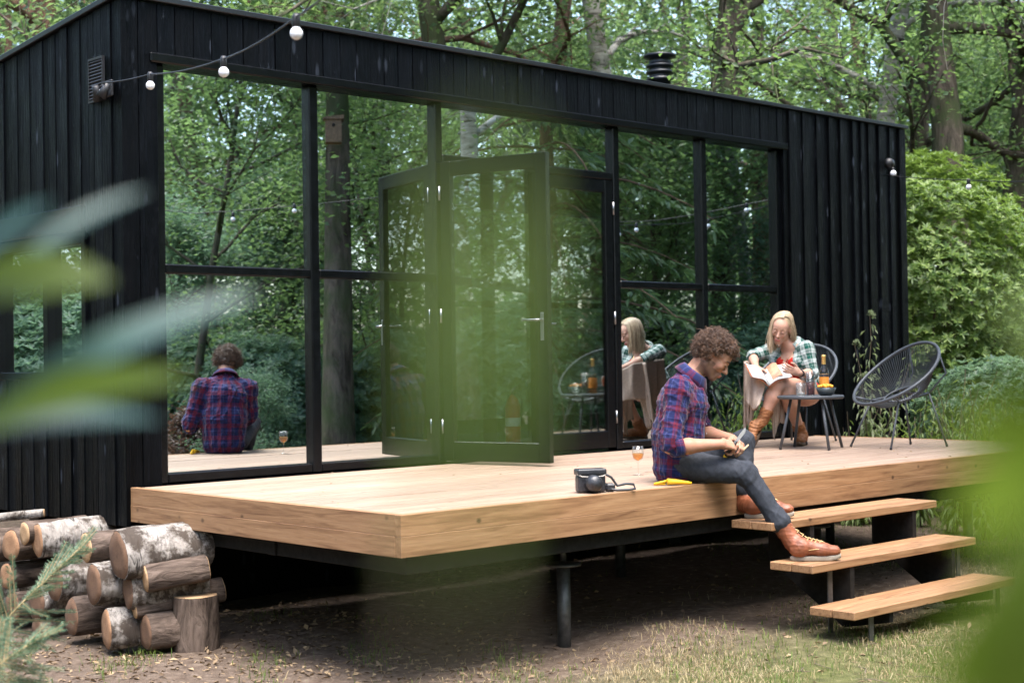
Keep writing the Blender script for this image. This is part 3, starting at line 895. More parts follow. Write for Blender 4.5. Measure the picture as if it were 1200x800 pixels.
q = PXM(215, 500, 17.0); place(RUSSET, q[:2], 0.0, 1.0, 'low russet shrub mirrored at the left of the first window', 'shrub')
q = PXM(662, 480, 17.0); place(BUSHY, q[:2], 1.6, 0.38, 'dense evergreen bush mirrored left of the table', 'shrub')
for i in range(14):
    u = 120 + i * 66 + rg.uniform(-20, 20); d = rg.uniform(29, 42)
    q = PXM(u, 300, d)
    place([OAK_B, OAK_A, SAPL, BARE][i % 4], q[:2], rg.uniform(0, 6.28), rg.uniform(0.85, 1.15), ORD[i] + ' from the left of the mirrored trees deep in the wood across the lawn', 'tree', 'trees deep in the wood across the lawn')
# --- left of the cabin and behind the camera: the wood goes on all round
for i, (x_, y_, p, s) in enumerate(((-7, 6, SAPL, 1.1), (-9, 8.5, OAK_B, 0.9), (-5, 9.5, SAPL, 1.2), (-13, 6, OAK_A, 1.0), (-8, 13, OAK_A, 1.0), (-15, -2, OAK_B, 1.0), (-16, -9, OAK_A, 1.0),
                                  (-12, -16, OAK_B, 1.0), (-4, -19, OAK_A, 1.0), (4, -20, OAK_B, 1.0), (-9.5, 3.5, RHODOS, 1.1), (-11, -3.5, RHODOS, 1.3), (-11.5, -1, RHODOS, 1.4), (-12, -6, RHODOS, 1.3), (-10.5, 1.2, RHODOS, 1.3), (-12, 1, SAPL, 1.2), (-13, -4, SAPL, 1.3), (-14, -7, SAPL, 1.2), (-12.5, -8.5, RHODOS, 1.3), (-11, -11, SAPL, 1.2), (-17, -5, OAK_B, 1.0), (-18, 0, OAK_A, 1.0), (-17, 4, OAK_B, 1.0), (-11, -9, SAPL, 1.0), (0, -13.5, SAPL, 1.1), (-1.5, -12.2, RHODOS, 1.2), (1.2, -12.0, RHODOS, 1.2), (-3.5, -13.5, SAPL, 1.2), (2.5, -13.8, SAPL, 1.2), (-2.5, -15, SAPL, 1.3), (0.8, -16, OAK_B, 1.0), (-5.5, -13, RHODOS, 1.2), (3.2, -11.8, RHODOS, 1.1), (-3.6, 7.4, RHODOS, 1.2), (-5.2, 8.2, RHODOS, 1.2), (-4.4, 10.5, RHODOS, 1.4), (-6.6, 11, RHODOS, 1.4), (-3.4, 12.5, SAPL, 1.2), (-7.5, 14, SAPL, 1.3))):
    place(p, (x_, y_), i * 1.1, s, 'evergreen bush of the wood behind and left of the camera' if p is RHODOS else 'tree of the wood behind and left of the camera', 'shrub' if p is RHODOS else 'tree', 'bushes on the camera side' if p is RHODOS else 'trees on the camera side')

# --- far wood: one mass all round
def far_wood():
    rg = np.random.default_rng(4)
    n = 90000
    a = rg.uniform(0, 2 * np.pi, n); d = rg.uniform(44, 66, n)
    cl = rg.integers(0, 760, n)
    ca = rg.uniform(0, 2 * np.pi, 760); cd = rg.uniform(44, 66, 760); cz = rg.uniform(0.5, 17, 760) ** 1.0; cr = rg.uniform(1.4, 3.2, 760)
    P = np.stack([np.cos(ca) * cd, np.sin(ca) * cd, cz], 1)[cl] + unit(rg.normal(size=(n, 3))) * (cr[cl] * rg.uniform(0.3, 1, n) ** 0.4)[:, None]
    P[:, 0] += 3; P[:, 2] = np.maximum(P[:, 2], 0.2) + 1.0
    N = unit(rg.normal(size=(n, 3)) * 0.6 + np.array([0, 0, 1])); D = rg.normal(size=(n, 3))
    V, F = leaf_arrays(P, D, N, rg.uniform(0.35, 0.7, n), rg.uniform(0.25, 0.45, n))
    tag(link('far_wood', np_mesh('far_wood', V, F, M_LEAF)), 'distant wood closing the clearing all round', 'wood', None, 'stuff')
far_wood()
# ------------------------------------------------------------------ lounge chairs of cord on a steel ring frame
M_CHAIR = plain('anthracite_powder_coat', (0.055, 0.062, 0.072), 0.45)
M_CORD = plain('dark_grey_cord', (0.022, 0.026, 0.03), 0.5)
def make_chair():
    c = empty('cord_chair')
    e1 = Vector((-0.80, 0, 0.60)); e1.normalize()
    cen = Vector((0.0, 0, 0.585))
    def rim(t):
        return cen + e1 * (0.40 * math.cos(t)) + Vector((0, 0.365 * math.sin(t) * (1 - 0.06 * math.cos(t)), 0)) + Vector((0.02 * math.cos(2 * t), 0, 0))
    def hub(t):
        return Vector((-0.045 - 0.13 * math.cos(t), 0.15 * math.sin(t), 0.415 + 0.06 * math.cos(t)))
    n = 64
    MB().tube([rim(2 * math.pi * i / n) for i in range(n)], 0.0135, 10, closed=True).obj('rim', M_CHAIR, c)
    MB().tube([hub(2 * math.pi * i / 32) for i in range(32)], 0.007, 8, closed=True).obj('seat_ring', M_CHAIR, c)
    w = MB()
    for i in range(110):
        t = 2 * math.pi * (i + 0.5) / 110
        a, b = rim(t), hub(t)
        m = a * 0.42 + b * 0.58 + Vector((-0.03, 0, -0.042))
        w.tube([a, a * 0.5 + m * 0.5 + (a * 0.25 + b * 0.25 + m * 0.5 - (a * 0.5 + m * 0.5)) * 0.3, m, m * 0.5 + b * 0.5 + Vector((-0.008, 0, -0.008)), b], 0.0028, 4, caps=False)
    for k in range(9):
        t = math.pi * (k + 0.5) / 9
        w.tube([hub(t), (hub(t) + hub(-t)) * 0.5 + Vector((0, 0, -0.012)), hub(-t)], 0.0028, 4, caps=False)
    o = w.obj('cord_weave', M_CORD, c); o['kind'] = 'stuff'
    base = [Vector((0.13, 0.17, 0.365)), Vector((0.13, -0.17, 0.365)), Vector((-0.20, -0.15, 0.42)), Vector((-0.20, 0.15, 0.42))]
    MB().tube([base[0], base[1], base[2], base[3]], 0.009, 8, closed=True).obj('under_frame', M_CHAIR, c)
    for p, q in zip(base, (Vector((0.29, 0.25, 0)), Vector((0.29, -0.25, 0)), Vector((-0.32, -0.22, 0)), Vector((-0.32, 0.22, 0)))):
        l_ = MB().tube([p, q], 0.0085, 10).obj('leg', M_CHAIR, c)
        MB().tube([q + (p - q).normalized() * 0.018, q], 0.0105, 10).obj('foot_cap', M_RUBBER, l_)
    # struts from frame to rim
    for t in (math.pi * 0.78, -math.pi * 0.78):
        MB().tube([rim(t), (0.13, 0.17 if t > 0 else -0.17, 0.365)], 0.008, 8).obj('strut', M_CHAIR, c)
    for t in (0.5, -0.5):
        MB().tube([rim(t), (-0.34, 0.2 if t > 0 else -0.2, 0.58), (-0.20, 0.15 if t > 0 else -0.15, 0.42)], 0.008, 8).obj('strut', M_CHAIR, c)
    return c
ch1 = make_chair()
ch1.location = (5.76, -1.56, DZ + 0.003); ch1.rotation_euler = (0, 0, R(163)); ch1.scale = (0.95, 0.95, 0.98)
tag(ch1, 'empty round cord chair of dark grey steel at the right end of the deck', 'chair', 'cord chairs on the deck')
ch2 = copy_tree(ch1)
ch2.location = (5.86, -0.52, DZ + 0.003); ch2.rotation_euler = (0, 0, R(188))
tag(ch2, 'cord chair under the reading woman, hung with a beige blanket', 'chair', 'cord chairs on the deck')

# ------------------------------------------------------------------ side table
tb = empty('side_table', (5.22, -1.13, DZ + 0.003), R(20), 'small round dark grey metal table between the woman and the empty chair', 'table')
MB().lathe([(0.0, 0.385), (0.245, 0.385), (0.255, 0.392), (0.255, 0.408), (0.248, 0.412), (0.24, 0.405), (0.0, 0.405)], 48).obj('table_top', M_CHAIR, tb)
for k in range(4):
    a = R(45 + 90 * k)
    MB().tube([(0.17 * math.cos(a), 0.17 * math.sin(a), 0.388), (0.27 * math.cos(a), 0.27 * math.sin(a), 0.0)], 0.0115, 10).obj('leg', M_CHAIR, tb)
TT = DZ + 0.003 + 0.4055
def fill(name, col, solid=0.35):
    t = NT(name); b = t.n('ShaderNodeBsdfPrincipled', Roughness=0.2); b.inputs['Base Color'].default_value = (*col, 1)
    tr = t.n('ShaderNodeBsdfTransparent'); tr.inputs['Color'].default_value = (*[c ** 0.6 for c in col], 1)
    mx = t.n('ShaderNodeMixShader', i0=solid); t.l(tr.outputs[0], mx.inputs[1]); t.l(b.outputs[0], mx.inputs[2]); t.l(mx.outputs[0], t.out.inputs['Surface'])
    return t.m
M_AMBER = fill('amber_drink', (0.80, 0.42, 0.14), 0.3)
def PXZ(u, v, z):
    q = _fw + _r2 * (u - 600) / FPX - _u2 * (v - 400) / FPX
    return CAM + q * (z - CAM[2]) / q[2]
def on_table(u, depth_off):
    # point on the table top at image column u, pushed along the view by depth_off
    q = PXR(u, 464, 11.66 + depth_off); return (q[0], q[1], TT)
bt = empty('bottle', on_table(966, 0.05), 0, 'clear bottle of amber drink with gold neck foil on the table', 'bottle')
MB().lathe([(0, 0.0), (0.036, 0.0), (0.038, 0.006), (0.038, 0.175), (0.034, 0.20), (0.018, 0.225), (0.0145, 0.245), (0.0145, 0.30), (0.016, 0.302), (0.016, 0.312), (0, 0.312)], 28).obj('glass', M_GLASS, bt)
MB().lathe([(0, 0.005), (0.034, 0.005), (0.034, 0.17), (0, 0.17)], 24).obj('drink', M_AMBER, bt)
MB().lathe([(0.0388, 0.055), (0.0388, 0.145)], 28).obj('label_band', plain('orange_label', (0.75, 0.27, 0.04), 0.5, noise=0.25, nscale=60), bt)
MB().lathe([(0.0388, 0.15), (0.0388, 0.166)], 28).obj('label_stripe', plain('black_label', (0.03, 0.03, 0.035), 0.5), bt)
MB().lathe([(0.0155, 0.245), (0.0158, 0.30), (0.0172, 0.302), (0.0172, 0.316), (0, 0.317)], 24).obj('neck_foil', plain('gold_foil', (0.65, 0.42, 0.14), 0.4, metal=0.6), bt)
def tumbler(u, off, r, h, lab, lvl, mat=M_AMBER):
    g = empty('tumbler', on_table(u, off), 0, lab, 'glass')
    MB().lathe([(0, 0), (r * 0.88, 0), (r, h), (r - 0.003, h), (r * 0.84, 0.008), (0, 0.008)], 24).obj('glass', M_GLASS, g)
    if lvl: MB().lathe([(0, 0.009), (r * 0.83, 0.009), (r * 0.86, lvl), (0, lvl)], 24).obj('drink', mat, g)
tumbler(950, -0.02, 0.036, 0.19, 'tall glass behind the short one on the table', 0.11, fill('dark_red_drink', (0.25, 0.12, 0.13)))
tumbler(938.5, -0.10, 0.038, 0.105, 'short glass tumbler at the left of the table', 0.03, fill('pale_drink', (0.75, 0.72, 0.7)))
bw = empty('snack_bowl', on_table(968, -0.10), 0, 'small dark bowl heaped with orange snacks on the table', 'bowl')
MB().lathe([(0, 0), (0.035, 0.0), (0.06, 0.02), (0.078, 0.066), (0.074, 0.066), (0.056, 0.025), (0, 0.018)], 32).obj('bowl', plain('dark_stoneware', (0.04, 0.05, 0.055), 0.35), bw)
M_SNACK = plain('orange_snack', (0.85, 0.30, 0.02), 0.5, noise=0.3)
for k in range(15):
    a = k * 2.4; rr = 0.052 * math.sqrt((k + 0.5) / 15)
    s = MB().lathe([(0, -0.012), (0.012, -0.007), (0.016, 0.002), (0.009, 0.012), (0, 0.014)], 8)
    s.obj('snack', M_SNACK, bw, (rr * math.cos(a), rr * math.sin(a), 0.072 + 0.016 * (1 - rr / 0.052)), (random.uniform(-1, 1), random.uniform(-1, 1), 0))

# ------------------------------------------------------------------ small things near the man
q = PXZ(748, 557, DZ)
wg = empty('wine_glass', (q[0], q[1], DZ + 0.004), 0, 'stemmed glass with a little amber wine on the deck behind the man', 'glass')
MB().lathe([(0, 0), (0.034, 0.0), (0.034, 0.002), (0.006, 0.006), (0.0035, 0.02), (0.0035, 0.075), (0.010, 0.082), (0.030, 0.10), (0.036, 0.125), (0.033, 0.178), (0.0318, 0.178), (0.0345, 0.125), (0.028, 0.102), (0, 0.085)], 28).obj('glass', M_GLASS, wg)
MB().lathe([(0, 0.087), (0.027, 0.103), (0.0335, 0.124), (0.0335, 0.132), (0, 0.132)], 24).obj('wine', M_AMBER, wg)

q = PXZ(692, 577, DZ)
cc = empty('camera_case', (q[0], q[1], DZ + 0.003), YAW - R(75), 'camera in a black leather case lying on the deck edge', 'camera')
M_LEATHER = plain('black_leather', (0.022, 0.023, 0.028), 0.36, noise=0.3, nscale=90, bump=0.4)
def rounded(w, d, h, b):
    bm = bmesh.new(); bmesh.ops.create_cube(bm, size=1.0)
    for v in bm.verts: v.co = Vector((v.co.x * w, v.co.y * d, (v.co.z + 0.5) * h))
    bmesh.ops.bevel(bm, geom=list(bm.edges), offset=b, segments=4, affect='EDGES', profile=0.6)
    me = bpy.data.meshes.new('rounded'); bm.to_mesh(me); bm.free()
    me.polygons.foreach_set('use_smooth', [True] * len(me.polygons))
    return me
me = rounded(0.155, 0.075, 0.095, 0.018); me.materials.append(M_LEATHER); link('case_body', me, cc)
me = rounded(0.165, 0.085, 0.036, 0.013); me.materials.append(M_LEATHER); link('case_lid', me, cc, (0, 0, 0.092))
mbl = MB(); mbl.lathe([(0.046, 0.0), (0.045, 0.05), (0.036, 0.072), (0.0, 0.076)], 24); mbl.obj('lens_cup', M_LEATHER, cc, (0.0, -0.03, 0.052), (R(90), 0, 0))
MB().tube([(-0.083, -0.03, 0.10), (-0.06, -0.046, 0.088), (0, -0.048, 0.084), (0.06, -0.046, 0.088), (0.083, -0.03, 0.10)], 0.0035, 6).obj('piping', plain('pale_stitching', (0.35, 0.33, 0.3), 0.6), cc)
MB().tube([(0.078, 0.0, 0.10), (0.12, 0.0, 0.075), (0.15, -0.01, 0.03), (0.20, -0.015, 0.04), (0.24, -0.02, 0.035), (0.245, -0.03, 0.012), (0.20, -0.035, 0.008), (0.14, -0.03, 0.008), (0.08, -0.02, 0.02)], 0.007, 8).obj('strap', M_LEATHER, cc)
MB().box(0.08, 0.135, -0.03, 0.02, 0.001, 0.045, b=0.01).obj('side_pouch', M_LEATHER, cc)

q = PXZ(786, 568.7, DZ)
sh = empty('knife_sheath', (q[0], q[1], DZ + 0.003), YAW - R(90) + R(4), 'yellow plastic knife sheath lying on the deck edge behind the man', 'sheath')
M_YEL = plain('yellow_plastic', (0.85, 0.50, 0.02), 0.4)
MB().tube([(-0.02, 0, 0.02), (0.03, 0, 0.018), (0.10, 0, 0.011), (0.12, 0, 0.009)], [0.019, 0.016, 0.010, 0.006], 12).obj('sheath', M_YEL, sh)
MB().tube([(-0.02, 0, 0.02), (-0.005, 0, 0.03), (-0.04, 0.0, 0.02), (-0.09, 0.005, 0.009), (-0.095, 0.01, 0.006), (-0.03, 0.005, 0.006)], 0.0065, 8).obj('belt_clip', M_YEL, sh)

# ------------------------------------------------------------------ log pile
def endwood(name, a, b):
    t = NT(name); bs = t.bsdf(Roughness=0.85)
    tc = t.n('ShaderNodeTexCoord'); sp = t.n('ShaderNodeSeparateXYZ'); t.l(tc.outputs['Object'], sp.inputs[0])
    n = t.noise(t.coord('Object', rnd=9.0), 16, 4)
    r = t.math('SQRT', t.math('ADD', t.math('MULTIPLY', sp.outputs['Y'], sp.outputs['Y']), t.math('MULTIPLY', sp.outputs['Z'], sp.outputs['Z'])))
    w = t.math('SINE', t.math('ADD', t.math('MULTIPLY', r, 620), t.math('MULTIPLY', n, 9)))
    c = t.ramp(t.math('MULTIPLY_ADD', w, 0.13, t.math('MULTIPLY', n, 0.9)), [(0.1, a), (0.75, b)])
    an = t.n('ShaderNodeTexNoise', Scale=40.0); t.l(t.coord('Object', (1, 3, 3), rnd=3.0), an.inputs['Vector'])
    c = t.mix(t.ramp(an.outputs[0], [(0.6, 0.0), (0.68, 0.6)]), c, [x * 0.4 for x in a])
    an2 = t.math('ARCTAN2', sp.outputs['Y'], sp.outputs['Z'])
    ck = t.math('ABSOLUTE', t.math('SINE', t.math('ADD', t.math('MULTIPLY', an2, 3.5), t.math('MULTIPLY', n, 7))))
    c = t.mix(t.ramp(ck, [(0.0, 0.75), (0.045, 0.0)]), c, [x * 0.25 for x in a])
    t.l(c, bs.inputs['Base Color']); t.bump(w, 0.15, 0.003, bs)
    return t.m
M_END = endwood('sawn_end', (0.20, 0.10, 0.052), (0.40, 0.23, 0.125))
M_ENDL = endwood('fresh_sawn_end', (0.34, 0.20, 0.10), (0.52, 0.345, 0.195))
M_ENDD = endwood('old_sawn_end', (0.085, 0.045, 0.027), (0.20, 0.11, 0.062))
M_LOGB = barkmat('log_bark_brown', (0.035, 0.025, 0.019), (0.15, 0.112, 0.09), None, False, True)
M_LOGW = barkmat('log_bark_birch', (0.055, 0.042, 0.033), (0.25, 0.225, 0.20), None, True, True)
def PXX(u, v, x):
    q = _fw + _r2 * (u - 600) / FPX - _u2 * (v - 400) / FPX
    return CAM + q * (x - CAM[0]) / q[0]
def make_log(loc, r, L, yaw, pitch, bark, end, label, seed, upright=False):
    rg_ = random.Random(seed)
    ph = [rg_.uniform(0, 6.28) for _ in range(4)]
    def jit(a, z): return 1 + 0.05 * math.sin(2 * a + ph[0]) + 0.035 * math.sin(3 * a + ph[1] + z * 3) + 0.025 * math.sin(5 * a + ph[2] + 9 * z) + 0.02 * math.sin(17 * z + ph[3]) + 0.016 * math.sin(11 * a + 37 * z + ph[0]) * math.sin(23 * z + ph[2]) + 0.012 * math.sin(19 * a - 61 * z + ph[1])
    M = Matrix(((0, 0, 1, 0), (0, 1, 0, 0), (-1, 0, 0, 0), (0, 0, 0, 1)))   # z axis -> x axis
    lg = empty('log' if not upright else 'chopping_block', loc, 0, label, 'log' if not upright else 'stump')
    lg.rotation_euler = (0, R(-pitch), R(yaw))
    if not upright: lg['group'] = 'logs piled beside the cabin'
    m = 22
    MB().lathe([(r * (0.985 if i in (0, m) else 1), L * i / m) for i in range(m + 1)], 44, M=M, jit=jit).obj('bark', bark, lg)
    for z, e in ((0.0, -0.004), (L, 0.004)):
        f = MB()
        rings = [(r * 0.945, z - e * 0.4), (r * 0.93, z + e), (r * 0.5, z + e * 1.3), (0.0, z + e)]
        f.lathe(rings, 44, M=M, jit=jit)
        f.obj('cut_face', end, lg)
        MB().lathe([(r * 0.985, z), (r * 0.94, z - e * .3)], 44, M=M, jit=jit).obj('bark_edge', bark, lg)
    return lg
B, W_ = M_LOGB, M_LOGW
logs = [  # u, v, plane x, radius px, length, yaw, pitch, bark, end, label
    (12.7, 639, -0.42, 19, 0.40, 4, 0, B, M_END, 'upper log with a reddish sawn end near the left edge of the pile'),
    (-8, 640, -0.42, 19, 0.40, 0, 0, B, M_END, 'log cut off by the left edge at the top of the pile'),
    (29, 625, -0.45, 14, 0.38, -3, 2, B, M_ENDL, 'thin log with pale split end wedged at the pile top'),
    (44, 633, -0.42, 19.5, 0.55, -6, 2, W_, M_END, 'long birch log with round red-brown end on top of the pile'),
    (101, 641, -0.42, 17, 0.36, -4, 1, B, M_ENDL, 'log with fresh tan end between two birch logs'),
    (139, 651, -0.38, 30, 0.50, -8, 3, W_, M_ENDD, 'thickest birch log with flaking white bark and dark end'),
    (8, 675, -0.42, 16, 0.40, 2, 0, B, M_END, 'cracked log end at the left edge under the upper row'),
    (64, 681, -0.40, 22, 0.42, 0, 0, W_, M_ENDD, 'shaded birch log behind the fir sprig'),
    (110, 685, -0.42, 24, 0.46, -5, 0, W_, M_ENDD, 'dark birch log below the thickest one'),
    (150, 692, -0.33, 21, 0.44, -12, 0, W_, M_ENDD, 'mossy birch log end behind the two peeled poles'),
    (170, 677, -0.30, 16, 0.34, -16, 5, B, M_ENDL, 'short peeled pole on top of the right side of the pile'),
    (157, 710, -0.30, 14.5, 0.50, -16, 6, B, M_ENDL, 'long peeled pole below the short one'),
    (125, 737, -0.40, 23, 0.36, -14, 0, W_, M_END, 'brown ended log on the ground in front of the pile'),
    (171, 741, -0.28, 20, 0.34, -8, 0, B, M_ENDD, 'grey log on the ground left of the chopping block'),
    (84, 723, -0.42, 22, 0.42, -6, 0, B, M_ENDD, 'weathered grey log low in the pile behind fir needles'),
    (43, 707, -0.42, 20, 0.42, 0, 0, W_, M_ENDD, 'white birch log in the lower left of the pile'),
    (15, 712, -0.42, 18, 0.42, 3, 0, B, M_ENDD, 'dark log low at the left edge of the pile'),
    (45, 738, -0.42, 16, 0.40, 0, 0, B, M_ENDD, 'bottom log half hidden in fir needles'),
    (-10, 702, -0.42, 19, 0.40, 0, 0, W_, M_ENDD, 'birch log at the left edge of the lower row'),
    (-2, 738, -0.42, 18, 0.40, 0, 0, B, M_ENDD, 'bottom log at the very left edge')]
for i, (u, v, px_, rp, L, yw, pt, bk, en, lab) in enumerate(logs):
    q = PXX(u, v, px_)
    dpt = float((q - CAM) @ _fw)
    make_log(tuple(q), rp * dpt / FPX, L, yw, pt, bk, en, lab, i)
q = PXX(-14, 607, -0.40); make_log(tuple(q), 0.028, 0.34, -35, 4, W_, M_ENDL, 'thin birch pole lying across the top of the pile', 77)
q = PXZ(229, 760, 0.0); make_log((q[0], q[1], 0.30), 0.132, 0.31, 20, -90, B, M_ENDL, 'upright chopping block with a half split top beside the pile', 88, True)

# ------------------------------------------------------------------ string lights and wall lamps
M_BULB = plain('white_bulb_glass', (0.85, 0.85, 0.88), 0.25)
def string(name, pts, bulbs, label, sag=0.0, parent_bulb=0.024):
    s = empty(name, tuple(pts[0]), 0, label, 'string lights')
    P0 = Vector(pts[0]); path = []
    for a, b in zip(pts[:-1], pts[1:]):
        a, b = Vector(a), Vector(b)
        for k in range(8):
            f = k / 8
            path.append(a.lerp(b, f) - Vector((0, 0, sag * (b - a).length * 4 * f * (1 - f))) - P0)
    path.append(Vector(pts[-1]) - P0)
    MB().tube(path, 0.0042, 6).obj('cable', M_RUBBER, s)
    for q in bulbs:
        q = Vector(q) - P0
        sk = MB().lathe([(0, 0.012), (0.011, 0.012), (0.016, 0.0), (0.0165, -0.035), (0.013, -0.04), (0, -0.04)], 14).obj('socket', M_RUBBER, s, q)
        MB().lathe([(0.012, -0.038), (0.016, -0.044)] + [(0.0245 * math.sin(t), -0.063 + 0.0245 * math.cos(t)) for t in np.linspace(0.75, math.pi, 9)], 18).obj('bulb', M_BULB, sk)
    return s
a0 = PXR(120, 97, 8.93); pts = [a0, PXR(176, 87, 8.3), PXR(262, 69, 7.0), PXR(347, 20, 5.7), PXR(400, -24, 4.9), (-2.6, -7.0, 3.5), (-3.2, -10.4, 3.6)]
string('string_lights', [tuple(p) for p in pts], [tuple(p) for p in pts[1:4]] + [(-2.1, -5.7, 3.13)], 'festoon cable with white globe bulbs leaving the left cabin corner', 0.012)
a1 = PXR(1038, 205, 14.45); pts = [a1, PXR(1135, 211, 13.3), PXR(1215, 212, 12.4), (7.2, -4.6, 3.2)]
string('string_lights', [tuple(p) for p in pts], [tuple(pts[1]), tuple(PXR(1225, 213, 12.2)), (7.15, -3.6, 3.08)], 'festoon cable with small bulbs running off from the right cabin end', 0.01)
g0 = PXM(230, 250, 15.5); g1 = PXM(470, 228, 15.0); g2 = PXM(640, 262, 15.2); g3 = PXM(800, 262, 16.5); g4 = PXM(905, 240, 17)
pts = [PXM(150, 240, 16), g0, g1, g2, g3, g4]
bl = [PXM(u, v, d) for u, v, d in ((273, 250, 15.4), (345, 240, 15.2), (473, 227, 15), (553, 243, 15.1), (607, 250, 15.1), (725, 268, 15.8), (830, 258, 16.6))]
string('string_lights', [tuple(p) for p in pts], [tuple(p) for p in bl], 'festoon lights across the garden, seen mirrored in the windows', 0.008)
# the lamp cluster on the left corner and the lamp on the right
wl = empty('wall_spotlight', (XL, 0.1, 3.24), 0, 'pair of small black spotlights with a bulb at the left cabin corner', 'lamp')
MB().box(-0.03, -0.013, -0.04, 0.04, -0.05, 0.05, b=0.005).obj('back_plate', M_RUBBER, wl)
for (dy, ang) in ((0.055, 25), (-0.045, -20)):
    Mx = Matrix.Translation((-0.075, dy, -0.02)) @ Matrix.Rotation(R(200), 4, 'X') @ Matrix.Rotation(R(ang), 4, 'Y')
    MB().lathe([(0, -0.04), (0.02, -0.04), (0.024, 0.0), (0.034, 0.05), (0.03, 0.05), (0.02, 0.03), (0, 0.03)], 18, M=Mx).obj('spot_head', M_RUBBER, wl)
    MB().tube([(-0.02, 0, 0), (-0.05, dy * 0.5, 0.02), (-0.075, dy, 0.0)], 0.006, 8).obj('arm', M_RUBBER, wl)
MB().lathe([(0.0245 * math.sin(t), 0.0245 * math.cos(t)) for t in np.linspace(0, math.pi, 12)], 18).obj('bulb', M_BULB, wl, (-0.07, -0.01, -0.03))
rl = empty('wall_lamp', (8.06, -0.03, 3.36), 0, 'round black wall lamp with a white bulb on the right cabin end', 'lamp')
MB().lathe([(0, 0), (0.052, 0), (0.052, 0.025), (0.035, 0.055), (0, 0.06)], 24, M=Matrix.Rotation(R(90), 4, 'X')).obj('housing', M_RUBBER, rl, (0, 0, 0.05))
MB().lathe([(0.030 * math.sin(t), 0.030 * math.cos(t)) for t in np.linspace(0, math.pi, 12)], 18).obj('bulb', M_BULB, rl, (0.0, -0.06, -0.05))
MB().tube([(0, 0, 0), (0, -0.06, 0), (0, -0.06, -0.03)], 0.008, 8).obj('arm', M_RUBBER, rl)

# ------------------------------------------------------------------ things in the garden that only the windows show
def nest_box(loc, yaw, mat, label):
    n_ = empty('nest_box', loc, yaw, label, 'nest box')
    MB().box(-0.09, 0.09, -0.09, 0.09, 0, 0.26, b=0.004).obj('box', mat, n_)
    MB().prism([(-0.115, 0.258), (0.115, 0.258), (0.115, 0.275), (-0.115, 0.305)], -0.11, 0.11).obj('lid', mat, n_)
    MB().lathe([(0, 0), (0.019, 0), (0.019, 0.004), (0, 0.004)], 18, M=Matrix.Rotation(R(90), 4, 'X')).obj('hole', plain('dark_hole', (0.01, 0.01, 0.01), 0.9), n_, (0, -0.091, 0.19))
q = PXM(550, 184, 16.75); nest_box(tuple(q), R(215), plain('grey_painted_wood', (0.20, 0.21, 0.23), 0.7, noise=0.2), 'grey nest box on the white birch, mirrored above the door')
q = PXM(391, 168, 16.84); nest_box(tuple(q), R(215), plain('brown_wood', (0.16, 0.10, 0.06), 0.7, noise=0.3), 'brown nest box on the mossy oak, mirrored in the second window')
q = PXM(213, 520, 20.2)
bin_ = empty('slatted_bin', (q[0], q[1], 0.0), R(20), 'dark slatted compost bin mirrored at the left of the first window', 'bin')
M_SLAT = plain('dark_slat', (0.035, 0.045, 0.055), 0.8, noise=0.3)
sm = MB().box(-0.5, 0.5, -0.012, 0.012, -0.05, 0.05, b=0.003).mesh('slat', M_SLAT)
for k in range(10):
    for s in range(4):
        a = s * math.pi / 2
        link('slat', sm, bin_, (0.5 * math.sin(a), -0.5 * math.cos(a), 0.08 + k * 0.125), (0, 0, a))
for sx in (-0.46, 0.46):
    for sy in (-0.46, 0.46):
        MB().box(sx - 0.03, sx + 0.03, sy - 0.03, sy + 0.03, 0, 1.3).obj('post', M_SLAT, bin_)
blk = MB().box(-0.1, 0.1, -0.1, 0.1, 0, 0.28, b=0.02).obj('chimney_pot', plain('grey_stone', (0.25, 0.24, 0.23), 0.9, noise=0.3), None, (q[0] + 0.1, q[1] + 0.46, 1.26))
tag(blk, 'grey stone block set on the corner of the slatted bin', 'block'); blk.name = 'stone_block'
fa_, fb_ = PXM(640, 430, 23), PXM(728, 430, 21.5)
fn = empty('reed_fence', (fa_[0], fa_[1], 0), math.atan2(fb_[1] - fa_[1], fb_[0] - fa_[0]), 'brown reed fence mirrored behind the table', 'fence')
FL = math.hypot(fb_[0] - fa_[0], fb_[1] - fa_[1])
M_REED = plain('brown_reed', (0.16, 0.105, 0.07), 0.9, noise=0.5, nscale=60)
rd = MB()
for k in range(int(FL / 0.014)):
    rd.tube([(k * 0.014, random.uniform(-0.006, 0.006), 0), (k * 0.014 + random.uniform(-0.008, 0.008), random.uniform(-0.006, 0.006), 1.75 + random.uniform(-0.04, 0.04))], 0.008, 4, caps=False)
o = rd.obj('reed_mat', M_REED, fn); o['kind'] = 'stuff'
for k in range(4):
    MB().tube([(k * FL / 3, 0.05, 0), (k * FL / 3, 0.05, 1.8)], 0.04, 8).obj('post', M_BARK, fn)
MB().box(-0.02, FL + 0.02, -0.03, 0.03, 1.74, 1.80).obj('top_rail', M_REED, fn)
q = PXM(762, 430, 22.5)
sht = empty('log_shelter', (q[0], q[1], 0), R(35), 'dark open gabled wood shelter mirrored behind the woman', 'shelter')
M_SHED = plain('dark_shed_wood', (0.05, 0.042, 0.036), 0.85, noise=0.3)
for sx in (-0.9, 0.9):
    for sy in (-0.7, 0.7):
        MB().box(sx - 0.05, sx + 0.05, sy - 0.05, sy + 0.05, 0, 1.5).obj('post', M_SHED, sht)
MB().box(-0.85, 0.85, 0.72, 0.75, 0, 1.5).obj('back_boards', M_SHED, sht)
for s in (-1, 1):
    MB().prism([(0, 2.10), (s * 1.15, 1.38), (s * 1.15, 1.44), (0, 2.17)], -0.9, 0.9).obj('roof_panel', plain('grey_roof_board', (0.22, 0.21, 0.2), 0.8, noise=0.3), sht)
